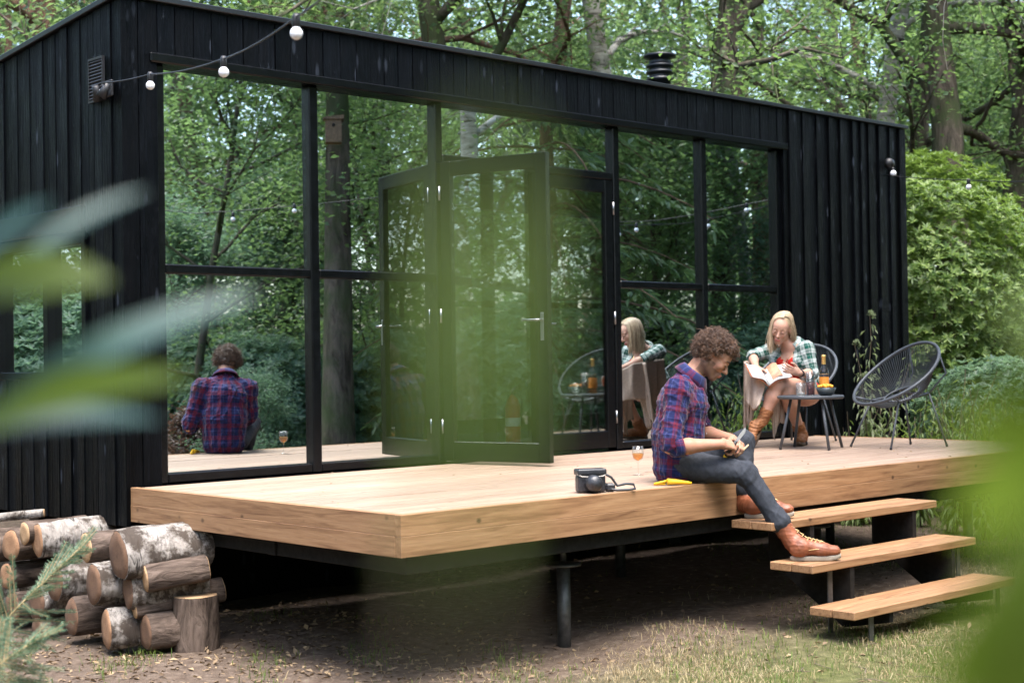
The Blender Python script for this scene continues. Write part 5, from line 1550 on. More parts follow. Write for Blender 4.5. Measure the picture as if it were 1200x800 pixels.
def head(s, c, M, sc=1.0, female=False):
    """adds a head to an SDF; c centre, M frame"""
    W = lambda x, y, z: c + M @ (np.array([x, y, z]) * sc)
    E = lambda p, r, k=0.015, op='add': s.ell(W(*p), np.array(r) * sc, M, k, op, 90)
    Cp = lambda a, b, ra, rb, k=0.012: s.cap(W(*a), W(*b), ra * sc, rb * sc, k, id=91)
    j = 0.9 if female else 1.0
    E((-0.018, 0, 0.036), (0.100, 0.077, 0.092), 0.02)
    E((0.022, 0, -0.022), (0.072, 0.060 * j, 0.092), 0.03)
    E((0.055, 0, 0.035), (0.042, 0.055, 0.045), 0.02)
    for y in (-1, 1):
        Cp((0.0, 0.048 * y * j, -0.062), (0.066, 0.014 * y, -0.103), 0.022, 0.017, 0.02)
        E((0.066, 0.037 * y, -0.026), (0.024, 0.022, 0.022), 0.02)
        Cp((0.089, 0.014 * y, 0.016), (0.078, 0.046 * y, 0.014), 0.009 * (0.8 if female else 1), 0.009, 0.012)
        Cp((0.104, 0.011 * y, -0.040), (0.098, 0.012 * y, -0.040), 0.0075, 0.007, 0.006)
        E((-0.008, 0.077 * y, -0.008), (0.020, 0.008, 0.031), 0.006)
    E((0.072, 0, -0.104), (0.020, 0.020, 0.017), 0.015)
    Cp((0.090, 0, 0.006), (0.118, 0, -0.036), 0.008, 0.0105, 0.010)
    E((0.086, 0, -0.073), (0.017, 0.026, 0.020), 0.015)
    for y in (-1, 1):
        E((0.102, 0.032 * y, -0.003), (0.018, 0.016, 0.011), 0.010, 'sub')
    Cp((0.099, -0.017, -0.069), (0.104, 0, -0.067), 0.0048, 0.006, 0.005); Cp((0.099, 0.017, -0.069), (0.104, 0, -0.067), 0.0048, 0.006, 0.005)
    Cp((0.096, -0.013, -0.079), (0.100, 0, -0.080), 0.004, 0.006, 0.005); Cp((0.096, 0.013, -0.079), (0.100, 0, -0.080), 0.004, 0.006, 0.005)
    for y in (-1, 1):  # eyelids over the eyeballs
        E((0.086, 0.032 * y, -0.002), (0.013, 0.0145, 0.0115), 0.004)
    return W

def hand(s, wrist, M, curls, sc=1.0, thumb=(0.5, 0.9), mirror=1, spread=0.08):
    """M: columns = along fingers, towards thumb side, back of hand normal. Adds palm and five bent fingers."""
    f, t, n = M[:, 0], M[:, 1], M[:, 2]
    W = lambda a, b, c: wrist + (f * a + t * b + n * c) * sc
    s.cap(W(0.0, 0, 0), W(0.035, 0.0, 0), 0.024 * sc, 0.026 * sc, 0.015, n, 0.72, id=80)
    for b, L in ((0.030, 0.078), (0.010, 0.082), (-0.010, 0.079), (-0.028, 0.072)):
        s.cap(W(0.018, b * 0.7, 0), W(L, b, 0), 0.0135 * sc, 0.0110 * sc, 0.012, id=81)
    for i, (b, L0, segs) in enumerate(((0.031, 0.080, (0.042, 0.026, 0.021)), (0.010, 0.085, (0.046, 0.030, 0.022)), (-0.011, 0.082, (0.043, 0.028, 0.021)), (-0.030, 0.074, (0.033, 0.021, 0.019)))):
        p = W(L0, b, 0.0); a = 0.0; sp = (b / 0.031) * spread
        for k, Ls in enumerate(segs):
            a += curls[i][k]
            d = f * math.cos(a) - n * math.sin(a) + t * sp
            q = p + d / np.linalg.norm(d) * Ls * sc
            s.cap(p, q, (0.0098 - 0.0009 * k) * sc, (0.0090 - 0.0010 * k) * sc, 0.005, id=82)
            p = q
    p = W(0.018, 0.024, -0.008); q = W(0.048, 0.050, -0.016)
    s.cap(p, q, 0.0165 * sc, 0.0125 * sc, 0.012, id=83)
    a = thumb[0]
    for k, Ls in enumerate((0.034, 0.028)):
        d = f * math.cos(a) * 0.9 + t * (0.45 - 0.35 * k) - n * math.sin(a)
        d /= np.linalg.norm(d); r_ = q + d * Ls * sc
        s.cap(q, r_, (0.0115 - 0.001 * k) * sc, (0.0102 - 0.0012 * k) * sc, 0.005, id=83)
        q = r_; a += thumb[1] * 0.5

def skinmat(name, base, red):
    t = NT(name); b = t.bsdf(Roughness=0.55)
    b.inputs['Specular IOR Level'].default_value = 0.3
    n = t.noise(t.coord('Object'), 34, 6, 0.7)
    t.l(t.ramp(n, [(0.35, base), (0.7, red)]), b.inputs['Base Color'])
    b.inputs['Subsurface Weight'].default_value = 0.12
    b.inputs['Subsurface Radius'].default_value = (0.02, 0.008, 0.004)
    b.inputs['Subsurface Scale'].default_value = 0.5
    t.bump(t.noise(t.coord('Object'), 220, 3), 0.12, 0.002, b)
    return t.m
M_SKIN = skinmat('tanned_skin', (0.33, 0.175, 0.11), (0.42, 0.20, 0.135))
M_STUB = skinmat('stubbled_skin', (0.15, 0.082, 0.055), (0.22, 0.115, 0.075))
M_LIP = skinmat('lip_skin', (0.42, 0.15, 0.12), (0.46, 0.17, 0.13))
M_SKINW = skinmat('fair_skin', (0.46, 0.275, 0.20), (0.55, 0.30, 0.22))
M_LIPW = skinmat('lip_skin_rose', (0.50, 0.17, 0.15), (0.54, 0.2, 0.17))
M_LASH = plain('lash_and_brow', (0.05, 0.032, 0.022), 0.8)

def plaid(name, ground, warp, weft, per, line, amount=0.55, bw=0.40):
    t = NT(name); b = t.bsdf(Roughness=0.85)
    b.inputs['Specular IOR Level'].default_value = 0.15
    b.inputs['Sheen Weight'].default_value = 0.15
    tc = t.n('ShaderNodeTexCoord'); sp = t.n('ShaderNodeSeparateXYZ'); t.l(tc.outputs['UV'], sp.inputs[0])
    def stripes(ch, ph):
        fr = t.math('FRACT', t.math('ADD', t.math('DIVIDE', sp.outputs[ch], per), ph))
        band = t.ramp(fr, [(0.0, 0.0), (0.03, 1.0), (bw, 1.0), (bw + 0.03, 0.0)])
        thin = t.ramp(fr, [(0.74, 0.0), (0.76, 1.0), (0.80, 1.0), (0.82, 0.0)])
        thin2 = t.ramp(fr, [(0.18, 0.0), (0.20, 1.0), (0.24, 1.0), (0.26, 0.0)])
        return band, thin, thin2
    bu, tu, tu2 = stripes('X', 0.13); bv, tv, tv2 = stripes('Y', 0.41)
    cu = t.mix(bu, ground, warp); cu = t.mix(t.math('MULTIPLY', tu, amount), cu, line); cu = t.mix(t.math('MULTIPLY', tu2, 0.5), cu, ground)
    cv = t.mix(bv, ground, weft); cv = t.mix(t.math('MULTIPLY', tv, amount), cv, line); cv = t.mix(t.math('MULTIPLY', tv2, 0.5), cv, ground)
    c = t.mix(0.5, cu, cv)
    n = t.noise(t.coord('Object'), 60, 3)
    c = t.mix(0.35, c, t.ramp(n, [(0.3, (0.55, 0.55, 0.55)), (0.7, (1, 1, 1))]), 'MULTIPLY')
    t.l(c, b.inputs['Base Color'])
    t.bump(t.noise(t.coord('Object'), 320, 2), 0.25, 0.002, b)
    return t.m
M_PLAIDM = plaid('navy_red_flannel', (0.009, 0.014, 0.066), (0.115, 0.010, 0.028), (0.10, 0.009, 0.025), 0.096, (0.07, 0.085, 0.25), 0.55, 0.34)
M_PLAIDW = plaid('green_white_flannel', (0.48, 0.52, 0.50), (0.004, 0.075, 0.055), (0.003, 0.065, 0.048), 0.082, (0.03, 0.16, 0.13), 0.55, 0.56)
def cloth(name, col, nscale=40, var=0.25, rough=0.85):
    t = NT(name); b = t.bsdf(Roughness=rough); b.inputs['Specular IOR Level'].default_value = 0.15
    n = t.noise(t.coord('Object'), nscale, 5, 0.65)
    t.l(t.ramp(n, [(0.3, [c * (1 - var) for c in col]), (0.7, [min(1, c * (1 + var)) for c in col])]), b.inputs['Base Color'])
    t.bump(t.noise(t.coord('Object'), 500, 2), 0.3, 0.0015, b)
    return t.m
M_JEANS = cloth('faded_black_denim', (0.036, 0.040, 0.050))
M_BOOTM = plain('red_brown_boot_leather', (0.21, 0.066, 0.03), 0.5, noise=0.3, nscale=25, bump=0.2)
M_SOLE = plain('pale_crepe_sole', (0.27, 0.235, 0.19), 0.8, noise=0.2)
M_LACE = plain('yellow_brown_lace', (0.62, 0.42, 0.2), 0.8)
M_BOOTW = plain('tan_suede', (0.25, 0.10, 0.036), 0.7, noise=0.3, nscale=22, bump=0.3)
M_HAIRM = plain('brown_curls', (0.05, 0.027, 0.017), 0.42, noise=0.5, nscale=40)
def hairmat(name, a, b_):
    t = NT(name); b = t.bsdf(Roughness=0.4); ge = t.n('ShaderNodeNewGeometry')
    t.l(t.ramp(ge.outputs['Random Per Island'], [(0.0, a), (1.0, b_)]), b.inputs['Base Color'])
    return t.m
M_CURL = hairmat('brown_curl_strands', (0.035, 0.018, 0.011), (0.15, 0.078, 0.044))
M_BLOND = hairmat('blond_strands', (0.27, 0.18, 0.105), (0.64, 0.50, 0.34))

def boot(fig, name, ankle, heel, fdir, shaft_dir, mat, solemat, shaft=0.14, L=0.285, sc=1.0, laces=True, slouch=False, rs=0.056):
    """ankle, heel (floor point) in figure space; fdir toe direction; returns the boot object"""
    f = np.array(fdir, float); f /= np.linalg.norm(f)
    up = np.array(shaft_dir, float); up = up / np.linalg.norm(up)
    fl = np.array([0, 0, 1.0]); fl = fl - f * (fl @ f); fl /= np.linalg.norm(fl)
    sd = np.cross(fl, f)
    W = lambda a, b, c: heel + (f * a + sd * b + fl * c) * sc
    s = SDF()
    s.cap(W(0.035, 0, 0.058), W(0.05, 0, 0.075), 0.039 * sc, 0.042 * sc, 0.02, sd, 0.95, id=1)
    s.cap(W(0.06, 0, 0.078), W(0.175, 0, 0.062), 0.049 * sc, 0.040 * sc, 0.03, id=2)
    s.cap(W(0.175, 0.0, 0.056), W(0.240, 0, 0.052), 0.046 * sc, 0.040 * sc, 0.03, fl, 0.80, id=3)
    top = ankle + up * shaft
    s.cap(W(0.05, 0, 0.07), ankle, 0.048 * sc, 0.051 * sc, 0.03, id=4)
    s.cap(ankle, top, 0.051 * sc, rs * sc, 0.02, id=5)
    if slouch:
        nf = folds(int(abs(heel[0]) * 1000), 0.010, 70, 6, (0.35, 0.35, 1.6))
    else:
        nf = folds(int(abs(heel[0]) * 1000), 0.0035, 60, 6, (0.6, 0.6, 1.4))
    V, Q = s.build(0.0055, 2, nf)
    # flat underside
    d = (V - heel) @ fl; lowv = d < 0.024 * sc
    V[lowv] += fl * (0.024 * sc - d[lowv])[:, None]
    b = fig.put(name, V, Q, mat)
    mb = MB(); n = 28
    def outline(e):
        pts = []
        for i in range(n):
            a = 2 * math.pi * i / n; x = 0.138 + 0.143 * math.cos(a) * (1 if True else 1)
            wd = 0.045 * (abs(math.sin(a)) ** 0.75) * (1 if math.sin(a) > 0 else -1) * (0.86 + 0.18 * math.cos(a - 0.3))
            pts.append((x, wd))
        return pts
    o = outline(0)
    lift = lambda x: 0.016 * max(0.0, (x - 0.2) / 0.09) ** 2
    lay = [(0.0, 0.96), (0.003, 1.0), (0.022, 1.0), (0.026, 0.97)]
    vs = []
    for z, e in lay:
        for x, y in o: vs.append(W(0.142 + (x - 0.142) * e, y * e, z + lift(x)))
    fs = [[k * n + i, k * n + (i + 1) % n, (k + 1) * n + (i + 1) % n, (k + 1) * n + i] for k in range(len(lay) - 1) for i in range(n)]
    fs += [list(reversed(range(n))), [3 * n + i for i in range(n)]]
    mb._add([Vector(v) for v in vs], fs, True)
    mb.obj('sole', solemat, b)
    if laces:
        MB().tube([Vector(W(0.03 + 0.235 * i / 14, sg_ * 0.0, 0.0) + sd * 0.0 + (f * 0 + fl * (0.050 + 0.018 * math.sin(i / 14 * 3.0)) * sc) + sd * sgn * (0.047 - 0.018 * (i / 14) ** 3) * sc) for sgn, sg_ in ((-1, 0),) for i in range(15)], 0.0018, 5).obj('seam', M_LACE, b)
        lb = MB()
        p0, p1, p2 = W(0.185, 0, 0.095), W(0.096, 0, 0.120), ankle + up * shaft * 0.85 + f * 0.042 * sc
        for i in range(9):
            t = i / 8.0
            c = p0 + (p1 - p0) * (t / 0.5) if t < 0.5 else p1 + (p2 - p1) * ((t - 0.5) / 0.5)
            for g in (-1, 1):
                lb.tube([Vector(c + sd * 0.024 * g * sc - f * 0.010 * sc - fl * 0.004), Vector(c + f * 0.004 * sc + fl * 0.004 * sc), Vector(c - sd * 0.024 * g * sc - f * 0.010 * sc + (fl + up) * 0.007 * sc)], 0.0028, 5)
        lb.obj('laces', M_LACE, b)
    return b

# ------------------------------------------------------------------ the man with the knife
man_ref = PXZ(800, 568, DZ); man_ref[2] = DZ
man = Figure(man_ref, 'curly haired man in plaid shirt and dark jeans whittling on the deck edge')
J = man.J
pel, belly, chest, neckb = J(800, 540, 8.74), J(797, 508, 8.74), J(801, 470, 8.74), J(809, 442, 8.74)
hipR, hipL = J(804, 545, 8.64), J(804, 543, 8.84)
kneR, ankR = J(874, 554, 8.56), J(929, 634, 8.50)
kneL, ankL = J(871, 517, 8.88), J(874, 590, 8.78)
shR, shL = J(794, 458, 8.56), J(812, 458, 8.92)
elR, wrR = J(785, 524, 8.47), J(846, 520, 8.50)
elL, wrL = J(818, 506, 8.93), J(858, 514, 8.72)
hc = J(836, 417, 8.72)
HM = frame_from((0.74, -0.20, -0.60), (0.55, 0.0, 0.83))
LAT = (0, 1, 0)

s = SDF()
s.cap(pel, belly, 0.115, 0.11, 0.05, LAT, 1.25); s.cap(belly, chest, 0.11, 0.12, 0.05, LAT, 1.25); s.cap(chest, neckb, 0.115, 0.06, 0.05, LAT, 1.3)
s.cap(neckb, hc + HM @ np.array([-0.03, 0, -0.06]), 0.058, 0.055, 0.03)
for a, b, c in ((shR, elR, wrR), (shL, elL, wrL)):
    s.cap(a, b, 0.050, 0.034, 0.03); s.cap(b, b + (c - b) * 0.35, 0.034, 0.043, 0.02); s.cap(b + (c - b) * 0.35, c, 0.044, 0.027, 0.02)
for a, b, c in ((hipR, kneR, ankR), (hipL, kneL, ankL)):
    s.cap(a, b, 0.078, 0.055, 0.03); s.cap(b, c, 0.052, 0.036, 0.03)
Wm = head(s, hc, HM, 1.0)
# right hand: fist round the knife handle, seen from its back; fingers point right and slightly away
fR = unit((J(872, 521, 8.55) - wrR)[None])[0]
def handframe(f, nrm):
    f = f / np.linalg.norm(f); n = np.array(nrm, float); n = n - f * (n @ f); n /= np.linalg.norm(n)
    return f, n
f_, n_ = handframe(fR + np.array([0, 0.25, -0.05]), (-0.05, -0.75, 0.65))
t_ = np.cross(n_, f_)     # towards thumb
if t_[2] < 0: t_ = -t_
MR = np.stack([f_, t_, n_], 1)
fist = [(0.85, 1.15, 0.7), (0.95, 1.2, 0.75), (1.0, 1.2, 0.75), (1.05, 1.2, 0.75)]
hand(s, wrR, MR, fist, 0.98, (0.45, 0.6))
fL = unit((J(877, 524, 8.60) - wrL)[None])[0]
f_, n_ = handframe(fL + np.array([0, -0.2, 0.0]), (0.1, 0.55, 0.8))
t_ = np.cross(n_, f_)
if t_[0] * 0 + t_[2] < 0: t_ = -t_
ML = np.stack([f_, t_, n_], 1)
hand(s, wrL, ML, [(0.6, 0.8, 0.5), (0.7, 0.85, 0.5), (0.75, 0.9, 0.5), (0.8, 0.9, 0.5)], 0.98, (0.35, 0.5))
V, Q = s.build(0.0042, 1)
body = man.put('body', V, Q, [M_SKIN, M_STUB, M_LIP])
loc = ((V[Q].mean(1)) - hc) @ HM
inh = np.linalg.norm(loc, axis=1) < 0.16
mi = np.zeros(len(Q), np.int32)
stub = inh & (((loc[:, 2] < -0.058) & (loc[:, 0] > -0.03)) | ((loc[:, 2] < -0.03) & (loc[:, 0] < 0.045) & (loc[:, 0] > -0.01) & (np.abs(loc[:, 1]) > 0.045))) & (loc[:, 2] > -0.125)
mi[stub] = 1
mi[inh & (np.abs(loc[:, 2] + 0.074) < 0.009) & (loc[:, 0] > 0.095) & (np.abs(loc[:, 1]) < 0.02)] = 2
body.data.polygons.foreach_set('material_index', mi)
for y in (-1, 1):
    MB().tube([Vector(Wm(0.100, 0.012 * y, 0.019)), Vector(Wm(0.099, 0.028 * y, 0.024)), Vector(Wm(0.085, 0.049 * y, 0.017))], [0.004, 0.0045, 0.002], 6).obj('eyebrow', M_LASH, man.root)
    MB().tube([Vector(Wm(0.098, 0.019 * y, -0.008)), Vector(Wm(0.1005, 0.032 * y, -0.0105)), Vector(Wm(0.093, 0.046 * y, -0.006))], [0.0015, 0.0024, 0.0012], 5).obj('eyelashes', M_LASH, man.root)

# jeans
s = SDF()
s.cap(pel + np.array([-0.02, 0, 0]), pel + np.array([0.0, 0, 0.06]), 0.125, 0.12, 0.04, LAT, 1.3, id=1)
s.cap(hipR, kneR, 0.092, 0.066, 0.04, id=2); s.cap(hipL, kneL, 0.092, 0.066, 0.04, id=3)
cR, cL = kneR + (ankR - kneR) * 0.64, kneL + (ankL - kneL) * 0.70
s.cap(kneR, cR, 0.064, 0.054, 0.03, id=4); s.cap(kneL, cL, 0.064, 0.054, 0.03, id=5)
s.cap(cR, cR + (ankR - kneR) * 0.07, 0.064, 0.069, 0.02, id=6); s.cap(cL, cL + (ankL - kneL) * 0.07, 0.064, 0.069, 0.02, id=7)
nf1 = folds(5, 0.011, 30, 7); kR, kL = kneR, kneL
def jeansn(P):
    w = 0.35 + 0.9 * np.exp(-(np.linalg.norm(P - kR, axis=1) / 0.10) ** 2) + 0.9 * np.exp(-(np.linalg.norm(P - kL, axis=1) / 0.10) ** 2) + 0.6 * np.exp(-(np.linalg.norm(P - cR, axis=1) / 0.07) ** 2) + 0.6 * np.exp(-(np.linalg.norm(P - cL, axis=1) / 0.07) ** 2)
    return nf1(P) * w
V, Q = s.build(0.0065, 2, jeansn)
fl_ = V[:, 2] < 0.004
fl_ &= (V[:, 0] < 0.17)
V[fl_, 2] = 0.004                      # rest flat on the deck
man.put('jeans', V, Q, M_JEANS, s.uv(V, Q))

# shirt
s = SDF()
up_ = np.array([0, 0, 1.0])
s.cap(pel + np.array([-0.035, 0, -0.035]), belly + np.array([-0.01, 0, 0]), 0.142, 0.145, 0.05, LAT, 1.28, id=1)
s.cap(belly + np.array([-0.01, 0, 0]), chest, 0.145, 0.14, 0.05, LAT, 1.28, id=2)
s.cap(chest, neckb + np.array([-0.02, 0, -0.01]), 0.138, 0.058, 0.05, LAT, 1.35, id=3)
for a, b, i in ((shR, elR, 4), (shL, elL, 5)):
    s.cap(neckb + np.array([-0.02, 0, -0.02]), a, 0.06, 0.075, 0.05, id=i + 10)
    s.cap(a, a + (b - a) * 0.9, 0.078, 0.064, 0.035, id=i)
rollR, rollL = elR + (wrR - elR) * 0.10, elL + (wrL - elL) * 0.10
s.cap(shR + (elR - shR) * 0.85, rollR, 0.064, 0.060, 0.03, id=6); s.cap(shL + (elL - shL) * 0.85, rollL, 0.064, 0.060, 0.03, id=7)
nf2 = folds(8, 0.018, 20, 8, (1.2, 1, 0.7)); nf3 = folds(9, 0.006, 48, 6)
V, Q = s.build(0.0065, 2, lambda P: nf2(P) + nf3(P))
fl_ = V[:, 2] < 0.006; V[fl_, 2] = 0.006
shirt = man.put('shirt', V, Q, M_PLAIDM, s.uv(V, Q))
def ring_cloth(fig, name, c, ax, r, w, thick, mat, parent, flare=1.0, seed=0, open_=0.0, tilt=None):
    """a rolled cuff or collar band round an axis"""
    ax = np.array(ax, float); ax /= np.linalg.norm(ax)
    e1 = np.cross(ax, np.array([0.3, 0.5, 0.8])); e1 /= np.linalg.norm(e1); e2 = np.cross(ax, e1)
    n = 32; rg2 = np.random.default_rng(seed); ph = rg2.uniform(0, 6.28, 3)
    prof = [(0, r), (0, r + thick), (w, r * flare + thick), (w, r * flare)]
    vs, uvs = [], []
    for z, rr in prof:
        for i in range(n):
            a = 2 * math.pi * i / n
            q = rr * (1 + 0.05 * math.sin(2 * a + ph[0]) + 0.03 * math.sin(5 * a + ph[1]))
            vs.append(c + ax * (z + 0.004 * math.sin(3 * a + ph[2])) + (e1 * math.cos(a) + e2 * math.sin(a)) * q)
    F, UV = [], []
    for k in range(4):
        k2 = (k + 1) % 4
        for i in range(n):
            j = (i + 1) % n
            F.append([k * n + i, k * n + j, k2 * n + j, k2 * n + i])
            u0, u1 = 2 * math.pi * i / n * r, 2 * math.pi * (i + 1) / n * r
            UV.append([(u0, prof[k][0]), (u1, prof[k][0]), (u1, prof[k2][0] + 0.02 * k), (u0, prof[k2][0] + 0.02 * k)])
    return fig.put(name, np.array(vs), np.array(F), mat, np.array(UV), parent)
for a, b, e in ((elR, wrR, rollR), (elL, wrL, rollL)):
    ring_cloth(man, 'rolled_cuff', e - unit((b - a)[None])[0] * 0.005, b - a, 0.050, 0.050, 0.013, M_PLAIDM, shirt, 0.97, 3)
# collar: two leaves standing round the neck and lying on the shoulders
def collar(fig, nb, ax, mat, parent, r=0.066, h=0.038, lat=np.array([0, 1.0, 0]), fwd=np.array([1.0, 0, 0]), drop=0.05, gap=0.45):
    n = 26; vs = []; UV = []; F = []
    rows = [(0.0, -0.012), (0.002, h), (0.016, h * 0.95), (0.030, h * 0.30), (0.042, -drop * 0.4)]
    for dr, z in rows:
        for i in range(n):
            a = gap + (2 * math.pi - 2 * gap) * i / (n - 1)
            ends = 1 + 0.9 * max(0.0, 1 - min(i, n - 1 - i) / 4.0) * (dr > 0.02)
            p = nb + (fwd * math.cos(a) + lat * math.sin(a) * 1.1) * (r + dr * (1 + 0.4 * (ends - 1))) + ax * (z - 0.02 * (ends - 1)) 
            p = p + fwd * 0.012 * (ends - 1)
            vs.append(p)
    for k in range(len(rows) - 1):
        for i in range(n - 1):
            F.append([k * n + i, k * n + i + 1, (k + 1) * n + i + 1, (k + 1) * n + i])
            u0, u1 = i * 0.016, (i + 1) * 0.016
            UV.append([(u0, k * 0.017), (u1, k * 0.017), (u1, (k + 1) * 0.017), (u0, (k + 1) * 0.017)])
    o = fig.put('collar', np.array(vs), np.array(F), mat, np.array(UV), parent)
    sd = o.modifiers.new('thick', 'SOLIDIFY'); sd.thickness = 0.004
    return o
nax = unit((hc + HM @ np.array([-0.03, 0, -0.06]) - neckb)[None])[0]
nfw = np.array([1.0, 0, 0]) - nax * nax[0]; nfw /= np.linalg.norm(nfw)
collar(man, neckb + nax * 0.012, nax, M_PLAIDM, shirt, 0.064, 0.036, np.cross(nax, nfw), nfw)
# button placket and pocket on the chest
pk = MB()
pp = [chest + np.array([0.142 - 0.02 * abs(t - 0.3), -0.012, 0.15 - 0.34 * t]) + np.array([-0.06 * (1 - t) ** 2, 0, 0]) for t in np.linspace(0.0, 1.0, 7)]
for p in pp: pk.lathe([(0, 0), (0.0055, 0), (0.0055, 0.002), (0, 0.003)], 10, M=Matrix.Translation(Vector(p)) @ Matrix.Rotation(R(90), 4, 'Y'))
pk.obj('buttons', plain('shirt_button', (0.45, 0.44, 0.42), 0.4), shirt)

# boots
heelR = man.L(PXZ(927, 657, TZ[1])); heelR[2] = TZ[1] - DZ + 0.002
heelL = man.L((2.50, -2.615, TZ[0])); heelL[2] = TZ[0] - DZ + 0.002
boot(man, 'boot', ankR, heelR, (1, -0.02, 0.0), kneR - ankR, M_BOOTM, M_SOLE, 0.135)
boot(man, 'boot', ankL, heelL, (1, -0.12, 0.0), kneL - ankL, M_BOOTM, M_SOLE, 0.12)

# curls
def curls(fig, c, M, n, seed, sc=1.0):
    rg2 = np.random.default_rng(seed)
    s2 = SDF()
    W = lambda x, y, z: c + M @ (np.array([x, y, z]) * sc)
    s2.ell(W(-0.024, 0, 0.046), np.array((0.108, 0.090, 0.095)) * sc, M, 0.02)
    s2.ell(W(0.055, 0, 0.088), np.array((0.05, 0.066, 0.042)) * sc, M, 0.03)
    s2.ell(W(-0.065, 0, -0.02), np.array((0.062, 0.078, 0.062)) * sc, M, 0.03)
    nf = folds(seed, 0.012, 75, 9)
    V, Q = s2.build(0.006, 1, nf)
    fig.put('hair', V, Q, M_HAIRM)
    cb = MB(); k = 0; tries = 0
    up = np.array([0, 0, 1.0])
    while k < n and tries < n * 6:
        tries += 1
        d = rg2.normal(size=3); d /= np.linalg.norm(d)
        if d[0] > 0.30 and d[2] < 0.42: continue
        if d[2] < -0.62: continue
        if d[0] > 0.05 and d[2] < -0.15: continue
        p = W(*(np.array([-0.022, 0, 0.040]) + d * np.array([0.102, 0.086, 0.094])))
        o = M @ d
        L = rg2.uniform(0.024, 0.056) * (1.35 if rg2.uniform() < 0.06 else 1); r0 = rg2.uniform(0.006, 0.0125); turns = rg2.uniform(1.2, 2.4)
        g = o * 0.75 + rg2.normal(size=3) * 0.55 - up * 0.25 + (M @ np.array([0.25 if d[0] > 0 else -0.1, 0, 0]))
        g /= np.linalg.norm(g)
        e1 = np.cross(g, rg2.normal(size=3)); e1 /= np.linalg.norm(e1); e2 = np.cross(g, e1)
        ph = rg2.uniform(0, 6.28); pts = []
        for i in range(13):
            t = i / 12; a = ph + turns * 2 * math.pi * t; rr = r0 * (0.5 + 0.7 * t)
            pts.append(Vector(p + g * L * t + (e1 * math.cos(a) + e2 * math.sin(a)) * rr - up * 0.018 * t * t))
        cb.tube(pts, [0.0020 * (1 - 0.5 * i / 12) for i in range(13)], 3, caps=False)
        k += 1
    cb.obj('curls', M_CURL, fig.root)
curls(man, hc, HM, 2300, 3)

# knife and the stick being whittled
kn = empty('whittling_knife', tuple(man.o), YAW - math.pi / 2, 'pale bladed knife with yellow ended handle in the man\'s fist', 'knife')
gR = wrR + MR @ np.array([0.088, 0.0, -0.030])
kd = unit((J(881, 503, 8.50) - J(860, 531, 8.56))[None])[0]
ka, kb = gR - kd * 0.055, gR + kd * 0.055
MB().tube([Vector(ka), Vector(ka + kd * 0.03), Vector(gR), Vector(kb)], [0.011, 0.0125, 0.0115, 0.010], 10).obj('handle', plain('black_knife_grip', (0.03, 0.03, 0.03), 0.5), kn)
MB().tube([Vector(ka - kd * 0.012), Vector(ka + kd * 0.002)], 0.0115, 10).obj('handle_end', M_YEL, kn)
w_ = np.cross(kd, np.array([0.0, 1.0, 0.0])); w_ /= np.linalg.norm(w_); nn = np.cross(kd, w_)
bl = [(0, -0.009), (0.07, -0.010), (0.088, -0.003), (0.096, 0.007), (0.07, 0.009), (0, 0.009)]
mb = MB(); n_b = len(bl)
vs = [Vector(kb + kd * x + w_ * y + nn * e) for e in (-0.0012, 0.0012) for x, y in bl]
mb._add(vs, [list(range(n_b)), list(reversed(range(n_b, 2 * n_b)))] + [[i, n_b + i, n_b + (i + 1) % n_b, (i + 1) % n_b] for i in range(n_b)])
mb.obj('blade', plain('polished_blade', (0.70, 0.71, 0.72), 0.4, metal=0.15), kn)
st = MB().tube([Vector(J(862, 535, 8.62)), Vector(J(868, 530, 8.63)), Vector(J(877, 521, 8.66))], [0.006, 0.007, 0.005], 8).obj('whittled_stick', plain('peeled_stick', (0.42, 0.28, 0.16), 0.7, noise=0.2), None, tuple(man.o), (0, 0, YAW - math.pi / 2))
tag(st, 'short peeled stick held in the man\'s other hand', 'stick')
# ------------------------------------------------------------------ the woman reading
wom_ref = PXR(938, 480, 12.25); wom_ref[2] = DZ
wom = Figure(wom_ref, 'blond woman in green plaid shirt and red top reading with legs crossed')
J = wom.J
pel, belly, chest, neckb = J(943, 461, 12.27), J(938, 446, 12.26), J(930, 424, 12.20), J(926, 406, 12.18)
hipL, hipR = J(950, 460, 12.16), J(935, 459, 12.34)
kneL, ankL = J(911, 449, 11.90), J(894, 493, 11.93)
kneR, ankR = J(921, 460, 11.97), J(939, 508, 12.16)
shL, shR = J(945, 409, 12.06), J(907, 410, 12.32)
elL, wrL = J(952, 438, 12.00), J(936, 437, 11.86)
elR, wrR = J(882, 417, 12.22), J(886, 431, 11.98)
hc = J(915.5, 384.5, 12.09)
HMw = frame_from((-0.36, -0.84, -0.34), (0.12, -0.30, 0.92))
toC = frame_from((-0.72, -0.69, 0), (0, 0, 1))     # body frame: forward, left, up
LATw = toC[:, 1]

